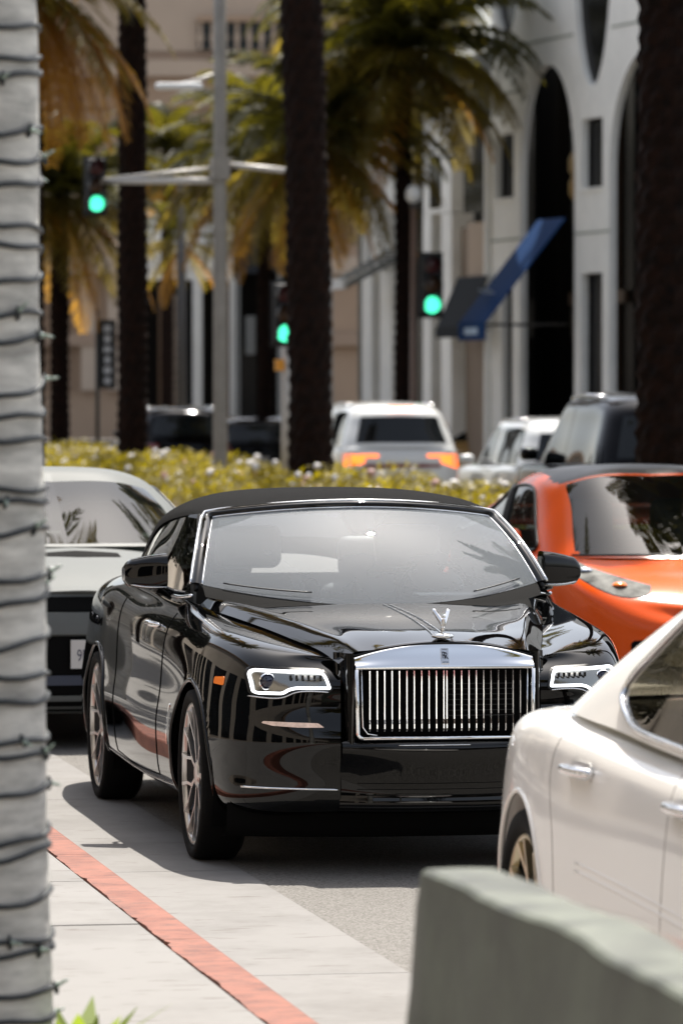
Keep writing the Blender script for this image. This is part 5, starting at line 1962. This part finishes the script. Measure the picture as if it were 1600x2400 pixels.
MB().lathe([(.06, -.15), (.1, -.2), (.05, -.28)], 16, 'Z', (0, 0, zt)).build('collar', MATS['pole_dark'], lamp, True)
MB().tube([(0, 0, sp3.z + .5), tuple(cx * .3 + Vector((0, 0, sp3.z + .5)))], .03, 8).build('signal_bracket', MATS['pole_dark'], lamp, True)
for px_, d_, lab in ((425, 118, 'thin dark post left of the white shop column'), (944, 112, 'dark slim post beside the slatted canopy')):
    q = at_d(px_, 921, d_)
    t = thing('street_lamp', lab, 'street lamp', (q.x, q.y, 0))
    MB().tube([(0, 0, 0), (0, 0, 3), (0, 0, 7.5)], [.14, .1, .08], 10).build('shaft', MATS['pole_dark'], t, True)
    MB().lathe([(.001, .2), (.12, .15), (.16, 0), (.1, -.16)], 14, 'Z', (0, 0, 7.6)).build('globe', MATS['globe_glass'], t, True)
# dark hanging sign with pale letters at far left
q = at_d(250, 830, 108)
sg = thing('hanging_sign', 'dark upright sign with pale lettering at far left', 'sign', (q.x, q.y, q.z), -R(YAW))
MB().box((0, 0, 0), (.42, .06, 1.55)).build('sign_panel', MATS['signal_black'], sg)
mat('sign_ink', (.55, .56, .58), .5)
for k, (w_, h_) in enumerate(((.16, .15), (.13, .17), (.17, .13), (.12, .16), (.16, .15), (.14, .14))):
    MB().box((.02, -.034, .58 - .235 * k), (w_, .006, h_)).build('sign_mark', MATS['sign_ink'], sg)
MB().tube([(-.21, .05, -q.z + .0), (-.21, .05, 1.0)], .05, 8).build('sign_post', MATS['pole_dark'], sg, True)

# ------------------------------------------------------------------ buildings
mat('white_render', (.90, .885, .83), .7, var=.10, var_scale=.7)
mat('panel_joint', (.36, .38, .33), .9)
mat('beige_stone', (.38, .265, .18), .8, var=.08, var_scale=.4)
mat('beige_light', (.46, .36, .275), .8, var=.06, var_scale=.4)
mat('beige_dark', (.34, .24, .17), .85)
mat('shop_glass', (.010, .011, .012), .12, spec=.3)
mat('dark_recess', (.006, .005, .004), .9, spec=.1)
mat('dark_pane', (.006, .006, .006), .25, spec=.12)
mat('bronze', (.10, .06, .035), .4, metal=.5)
mat('tan_wall', (.26, .20, .15), .8, var=.1, var_scale=.8)
mat('grey_awning', (.022, .025, .029), .8, spec=.15)
mat('blue_awning', (.002, .034, .125), .7, spec=.15)
mat('awning_print', (.42, .52, .66), .6)
mat('canopy_grey', (.16, .165, .16), .5)
mat('brown_brick', (.05, .035, .028), .85, var=.3, var_scale=2)
mat('sand_wall', (.55, .48, .40), .85, var=.12, var_scale=.5)

FX0, FD0, FANG = 620 / FPX * 92, 92.0, R(18.3)
def f_u(px):
    k = (px - CXP) / FPX
    return (FX0 - k * FD0) / (k * math.cos(FANG) + math.sin(FANG))
def f_z(px, py):
    return CAM_H - (py - YH) / FPX * (FD0 + math.cos(FANG) * f_u(px))
p0 = at_d(1420, 921, 92)
ua = Vector((-math.sin(FANG) * CT + math.cos(FANG) * ST, math.sin(FANG) * ST + math.cos(FANG) * CT, 0))
F_RZ = math.atan2(ua.y, ua.x)
# local frame: x = away along the facade, y = towards the street, z up

def wall_with_holes(name, outer, holes, y0, thick, m, parent):
    v2, f = tess(outer, holes)
    v = [(a, y0, b) for a, b in v2]
    t = f[0]
    n = (Vector(v[t[1]]) - Vector(v[t[0]])).cross(Vector(v[t[2]]) - Vector(v[t[0]]))
    if n.y < 0:
        f = [tuple(reversed(q)) for q in f]
    vv_, ff_ = thicken(v, f, (0, -thick, 0))
    return mesh_obj(name, vv_, ff_, m, parent, False)

def rect(u0, u1, z0, z1):
    return [(u0, z0), (u1, z0), (u1, z1), (u0, z1)]

def arch(u0, u1, zs, zt, n=26):
    """opening from the ground up to springing zs, then a tall half ellipse to zt"""
    c, h = (u0 + u1) / 2, (u1 - u0) / 2
    return [(u0, .02), (u1, .02)] + [(c + h * math.cos(math.pi * k / n), zs + (zt - zs) * max(0.0, math.sin(math.pi * k / n)) ** .9) for k in range(n + 1)]

def oval(c, z0, z1, hw, n=30):
    m = (z0 + z1) / 2
    return [(c + hw * math.cos(2 * math.pi * k / n), m + (z1 - z0) / 2 * math.sin(2 * math.pi * k / n)) for k in range(n)]

arc = thing('arched_building', 'white building with tall dark arches and slit windows at upper right', 'building', (p0.x, p0.y, 0), F_RZ)
bays = [(f_u(1345), f_u(1219)), (f_u(1600) - .45, f_u(1428))]
pitch_ = bays[0][0] - bays[1][0]
for k in range(1, 4):
    bays.append((bays[1][0] - pitch_ * k, bays[1][1] - pitch_ * k))
U0, U1 = bays[-1][0] - 2, f_u(1150)
zspring, ztop = f_z(1283, 430), f_z(1283, 152)
holes, recess = [], []
for a, b in bays:
    holes.append(arch(a, b, zspring, ztop))
slits = []
for i, (a, b) in enumerate(bays):
    c = b - 0 if i else b
    # pillar beyond the arch (away side)
    e = bays[i - 1][0] if i else U1
    m_ = (b + e) / 2 + (.1 if i == 0 else 0)
    hw = .55
    slits.append(rect(m_ - hw, m_ + hw, f_z(1380, 448) if i else f_z(1195, 470), f_z(1380, 278) if i else f_z(1195, 312)))
    if i:
        slits.append(rect(m_ - hw, m_ + hw, .6, f_z(1380, 640)))
    else:
        slits.append(rect(m_ - hw * .9, m_ + hw * .2, 1.0, f_z(1195, 650)))
ovals = []
for i, (a, b) in enumerate(bays):
    e = bays[i - 1][0] if i else U1
    m_ = (b + e) / 2
    ovals.append(oval(m_, f_z(1380, 205) if i else f_z(1180, 90), f_z(1380, 205) + 6.2 if i else f_z(1180, 90) + 6.2, 1.02))
wall_with_holes('facade', rect(U0, U1, .01, 17), holes + slits + ovals, 0, .14, MATS['white_render'], arc)
for h in slits:
    us = [q[0] for q in h]; zs = [q[1] for q in h]
    w = sub('window', arc)
    MB().box(((us[0] + us[1]) / 2, -.2, (zs[0] + zs[2]) / 2), (us[1] - us[0] + .1, .03, zs[2] - zs[0] + .1)).build('pane', MATS['dark_pane'], w)
    MB().box(((us[0] + us[1]) / 2, -.06, zs[0] + .03), (us[1] - us[0], .2, .06)).build('sill', MATS['white_render'], w)
for h in ovals:
    v2, f = tess(h)
    mesh_obj('oval_window', [(a, -.12, b) for a, b in v2], f, MATS['dark_pane'], arc, False)
for (a, b) in bays:
    MB().box(((a + b) / 2, -1.2, 4.6), (b - a + .4, .06, 9.2)).build('arch_glazing', MATS['dark_pane'], arc)
    for k in range(3):
        MB().box((a + (b - a) * (k + .5) / 3, -1.12, 4.4), (.07, .1, 8.8)).build('mullion', MATS['bronze'], arc)
    MB().box(((a + b) / 2, -1.1, 3.9), (b - a, .12, .25)).build('transom', MATS['bronze'], arc)
for zz in (f_z(1380, 545), f_z(1380, 186), f_z(1300, 90), f_z(1300, 90) + 2.2):
    segs = []
    cuts = sorted([(min(q[0] for q in h), max(q[0] for q in h)) for h in holes + slits + ovals if min(q[1] for q in h) < zz < max(q[1] for q in h)])
    u = U0
    for a, b in cuts + [(U1, U1)]:
        if a > u + .05:
            MB().box(((u + a) / 2, .004, zz), (a - u, .012, .05)).build('panel_joint', MATS['panel_joint'], arc)
        u = max(u, b)
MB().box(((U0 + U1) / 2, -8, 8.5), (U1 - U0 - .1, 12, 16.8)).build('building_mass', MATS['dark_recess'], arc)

for u_, z_, c_ in ((f_u(1318), f_z(1318, 285), (.8, .75, .7)), (f_u(1312), f_z(1312, 385), (.3, .2, .08)), (f_u(1313), f_z(1313, 440), (.3, .18, .05))):
    lt = thing('hanging_lantern', 'small pale lantern hanging high inside the white arch' if c_[0] > .5 else 'dim bronze lantern hanging inside the white arch at mid height' if z_ > f_z(1312, 400) else 'lowest dim bronze lantern inside the white arch', 'lantern', tuple(Vector((p0.x, p0.y, 0)) + ua * u_ + Vector((-ua.y, ua.x, 0)) * -.35 + Vector((0, 0, z_))))
    MB().lathe([(.001, .3), (.10, .24), (.17, .1), (.17, -.12), (.09, -.24), (.001, -.28)], 12).build('shade', mat('lantern_%d' % int(z_ * 10), c_, .5), lt, True)
    MB().tube([(0, 0, .3), (0, 0, .9)], .015, 6).build('chain', MATS['bronze'], lt)
# neighbouring shopfronts, further along
sh = thing('shop_building', 'pale shopfront with white columns, tan bays and dark windows beyond the arched building', 'building', (p0.x, p0.y, 0), F_RZ)
S0, S1 = U1 + .02, f_u(745)
def col_px(a, b, ya, yb, m='white_render', y0=0.12, dpt=.5):
    u0, u1 = sorted((f_u(a), f_u(b)))
    z0, z1 = sorted((f_z((a + b) / 2, ya), f_z((a + b) / 2, yb)))
    return MB().box(((u0 + u1) / 2, y0 - dpt / 2, (z0 + z1) / 2), (u1 - u0, dpt, z1 - z0)).build('pilaster' if m == 'white_render' else 'wall_panel', MATS[m], sh)
MB().box(((S0 + S1) / 2, -1.0, 4.6), (S1 - S0, .1, 9.2)).build('glazing', MATS['dark_pane'], sh)
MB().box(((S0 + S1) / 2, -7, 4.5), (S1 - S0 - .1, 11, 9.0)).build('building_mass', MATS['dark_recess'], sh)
gz = 1175
for a, b in ((860, 882), (903, 930), (1003, 1022), (1046, 1070)):
    col_px(a, b, gz, 500)
col_px(1146, 1150, gz, 300)
col_px(1004, 1069, 500, 260)
col_px(860, 930, 640, 330)
col_px(1069, 1147, 700, 530, 'tan_wall', -.1)
col_px(1096, 1147, 660, 520, 'beige_light', .0)
col_px(1069, 1147, gz, 790, 'tan_wall', -.2)
col_px(1022, 1046, gz, 780, 'dark_recess', -.3)
w = sub('window', sh)
for a, b, ya, yb in ((1020, 1046, 490, 370), (1100, 1146, 500, 385)):
    u0, u1 = sorted((f_u(a), f_u(b)))
    MB().box(((u0 + u1) / 2, .125, (f_z(a, ya) + f_z(a, yb)) / 2), (u1 - u0, .02, abs(f_z(a, ya) - f_z(a, yb)))).build('pane', MATS['shop_glass'], w)

def awning(parent, name, pts_px, lat_out, m, mv):
    pass
def slope_awning(name, label, u0, u1, z_top, z_bot, out, val, m, m_under, parent_xy=None):
    t = thing(name, label, 'awning', (p0.x, p0.y, 0), F_RZ)
    v = [(u0, .15, z_top), (u1, .15, z_top), (u1, out, z_bot), (u0, out, z_bot)]
    vv_, ff_ = thicken(v, [(0, 3, 2, 1)], (0, 0, -.04))
    mesh_obj('awning_canopy', vv_, ff_, m, t, False)
    MB().box(((u0 + u1) / 2, out + .01, z_bot - val / 2), (u1 - u0, .03, val)).build('valance', m, t)
    for u in (u0 + .03, u1 - .03):
        MB().tube([(u, .1, z_bot - .05), (u, out - .03, z_bot - .05)], .02, 6).build('awning_rod', MATS['pole_dark'], t, True)
    return t
# grey awning between x 1020..1150, blue awning over the first arch
ga = slope_awning('awning', 'dark grey sloping awning behind the right-hand green signal', f_u(1160), f_u(1088), f_z(1120, 648), f_z(1080, 768), .62, .22, MATS['grey_awning'], None)
bt = slope_awning('awning', 'steep blue awning with pale lettering across the white arch', f_u(1340), f_u(1276), f_z(1315, 512), f_z(1140, 762), 1.80, .36, MATS['blue_awning'], None)
ubm = (f_u(1340) + f_u(1276)) / 2
MB().box((ubm, 1.832, f_z(1140, 762) - .18), (.75, .006, .14)).build('valance_print', MATS['awning_print'], bt)
MB().box((ubm, 1.50, f_z(1140, 762) + .60), (.6, .006, .16), rot=Matrix.Rotation(R(-58), 3, 'X')).build('canopy_print', MATS['awning_print'], bt)
# slatted canopy
ct = thing('slatted_canopy', 'grey slatted canopy slanting over the dark shop windows', 'canopy', (p0.x, p0.y, 0), F_RZ)
cu0, cu1 = f_u(962), f_u(912)
zc1, zc0 = f_z(935, 588), f_z(935, 668)
for k in range(9):
    t_ = k / 8
    MB().box(((cu0 + cu1) / 2, .15 + 1.3 * t_, zc1 + (zc0 - zc1) * t_), (cu1 - cu0, .09, .05)).build('slat', MATS['canopy_grey'], ct)
MB().box(((cu0 + cu1) / 2, 1.52, zc0), (cu1 - cu0 + .1, .08, .22)).build('fascia', mat('canopy_edge', (.6, .6, .58), .5), ct)
for u in (cu0 + .05, cu1 - .05):
    MB().bar((u, .1, zc1 - .08), (u, 1.5, zc0 - .06), .07, .12).build('beam', MATS['canopy_grey'], ct)

# white shop with columns at left, further away, facing the camera
def frontal(name, label, d, px_mid):
    p = at_d(px_mid, 921, d)
    t = thing(name, label, 'building', (p.x, p.y, 0), -R(YAW))
    def X(px):
        return (px - px_mid) / FPX * d
    def Z(py):
        return CAM_H - (py - YH) / FPX * d
    def bx(nm, a, b, ya, yb, m, y0=0.0, dp=.5):
        x0, x1 = sorted((X(a), X(b)))
        z0, z1 = sorted((Z(ya), Z(yb)))
        return MB().box(((x0 + x1) / 2, y0 + dp / 2, (z0 + z1) / 2), (x1 - x0, dp, z1 - z0)).build(nm, MATS[m], t)
    return t, X, Z, bx
g = 1060
ws, X, Z, bx = frontal('white_shop', 'white shop with slim columns and bronze doors seen left of the signal pole', 142, 450)
bx('upper_wall', 340, 545, 655, 470, 'white_render', 0, .6)
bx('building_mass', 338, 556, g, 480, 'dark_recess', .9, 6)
for a, b in ((452, 474), (538, 552)):
    bx('column', a, b, g, 655, 'white_render', -.15, .5)
bx('bronze_door', 370, 405, g, 665, 'bronze', .3, .2)
bx('bronze_door', 405, 425, g, 690, 'tan_wall', .35, .2)
bx('shop_window', 430, 452, g, 670, 'shop_glass', .3, .1)
bx('shop_window', 474, 486, g, 670, 'shop_glass', .3, .1)
bx('bronze_door', 500, 538, g, 665, 'bronze', .3, .1)
bx('cornice', 336, 556, 490, 478, 'beige_light', -.25, .4)
# dark low shop between the pole and the central palm
ds, X, Z, bx = frontal('dark_shop', 'dark shopfront with grey upper wall between signal pole and central palm', 138, 640)
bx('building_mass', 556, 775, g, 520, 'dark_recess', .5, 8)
bx('upper_wall', 556, 775, 640, 520, 'grey_awning', .1, .4)
bx('shop_window', 560, 600, g, 820, 'shop_glass', .3, .1)
for a, b in ((555, 562), (606, 616), (650, 660), (757, 780)):
    bx('pier', a, b, g, 640, 'canopy_grey', 0, .4)
bx('poster', 575, 598, 830, 740, 'canopy_grey', .2, .1)
# beige hotel closing the street
ht, X, Z, bx = frontal('hotel_building', 'large beige stone hotel with cornices and balustrade closing the view at upper left', 190, 380)
bx('main_wall', -150, 900, 1030, -120, 'beige_stone', 1.0, 12)
bx('upper_storey', -150, 900, 118, -200, 'beige_light', .7, .29)
for ya, yb, m, y0, dp in ((178, 140, 'beige_light', .2, .79), (250, 192, 'beige_stone', .6, .39), (140, 120, 'beige_dark', .75, .24), (192, 178, 'beige_dark', .5, .49), (300, 252, 'beige_dark', .8, .19), (640, 600, 'beige_light', .4, .59)):  # the two thin beige_dark bands paint in the shade under the cornices
    bx('cornice', -150, 900, ya, yb, m, y0, dp)
for k in range(26):
    a = 95 + k * 30
    if 480 < a < 700 or k % 9 == 0:
        pass
    bl = sub('baluster', ht, (X(a), .35, Z(117)))
    me = None
if True:
    hgt = Z(52) - Z(115)
    bal = MB().lathe([(.09, 0), (.09, hgt * .1), (.05, hgt * .2), (.13, hgt * .42), (.06, hgt * .75), (.09, hgt * .9), (.09, hgt)], 12).mesh('baluster', MATS['beige_light'], True)
for o in [q for q in ht.children if q.name.startswith('baluster')]:
    loc = o.location.copy()
    bpy.data.objects.remove(o)
for k in range(22):
    a = 470 + k * 28.5
    shared('baluster', bal, ht, (X(a), .45, Z(115)))
bx('balustrade_rail', 462, 1090, 50, 36, 'beige_stone', .2, .5)
bx('balustrade_back', 462, 1090, 116, 50, 'shop_glass', .66, .03)
for k in range(12):
    a = -60 + k * 62
    win = sub('window', ht)
    x0 = X(a)
    MB().box((x0 + .28, .93, Z(430)), (.75, .12, 2.2)).build('pane', MATS['shop_glass'], win)
    MB().box((x0 + .28, .88, Z(430) - 1.2), (1.0, .3, .14)).build('sill', MATS['beige_light'], win)
    MB().box((x0 + .28, .80, Z(560) - 3.4), (.55, .36, 5.2)).build('pilaster', MATS['beige_light'], ht)
bx('base_course', -150, 900, 810, 780, 'beige_dark', .55, .4)

# unseen near side of the street, added for dark reflections and bounced light
def block(name, label, x0, x1, y0, y1, h, m, face, n):
    """plain street block; face: 'e' windows towards +x, 'n' towards +y"""
    t = thing(name, label, 'building', ((x0 + x1) / 2, (y0 + y1) / 2, 0))
    lx, ly = x1 - x0, y1 - y0
    MB().box((0, 0, h / 2), (lx, ly, h)).build('walls', MATS[m], t)
    MB().box((0, 0, h + .2), (lx + .5, ly + .5, .4)).build('cornice', MATS['beige_dark'], t)
    L = ly if face == 'e' else lx
    for fl in range(int(h // 4)):
        for k in range(n):
            c = -L / 2 + L * (k + .5) / n
            wz = 1.7 + 4 * fl
            hh = 2.8 if fl == 0 else 2.0
            if face == 'e':
                MB().box((lx / 2 + .01, c, wz), (.06, L / n * .7, hh)).build('window', MATS['shop_glass'], t)
            else:
                MB().box((c, ly / 2 + .01, wz), (L / n * .7, .06, hh)).build('window', MATS['shop_glass'], t)
    return t
block('unseen_block', 'unseen long low shop block added along the near pavement to bounce light', -16, -4.2, -30, 150, 6.5, 'sand_wall', 'e', 44)
block('unseen_block', 'unseen dark brick block added behind the camera for dark reflections', -20, 60, -62, -48, 17, 'brown_brick', 'n', 20)
for k in range(7):
    leafy_tree('unseen dark street tree added behind the camera, %s counted from the left' % ('first', 'second', 'third', 'fourth', 'fifth', 'sixth', 'seventh')[k], (-9 + 9.5 * k, -34 + (k % 3) * 5, 0), 11 + (k % 3), 4.6, 40 + k, 'unseen street trees behind the camera')

for k in range(5):
    leafy_tree('dark street tree on the near pavement, %s counted away from the camera' % ('first', 'second', 'third', 'fourth', 'fifth')[k], (-1.6 + .5 * (k % 2), 44 + 9 * k, 0), 7.5 + (k % 3), 2.4, 60 + k, 'street trees on the near pavement')
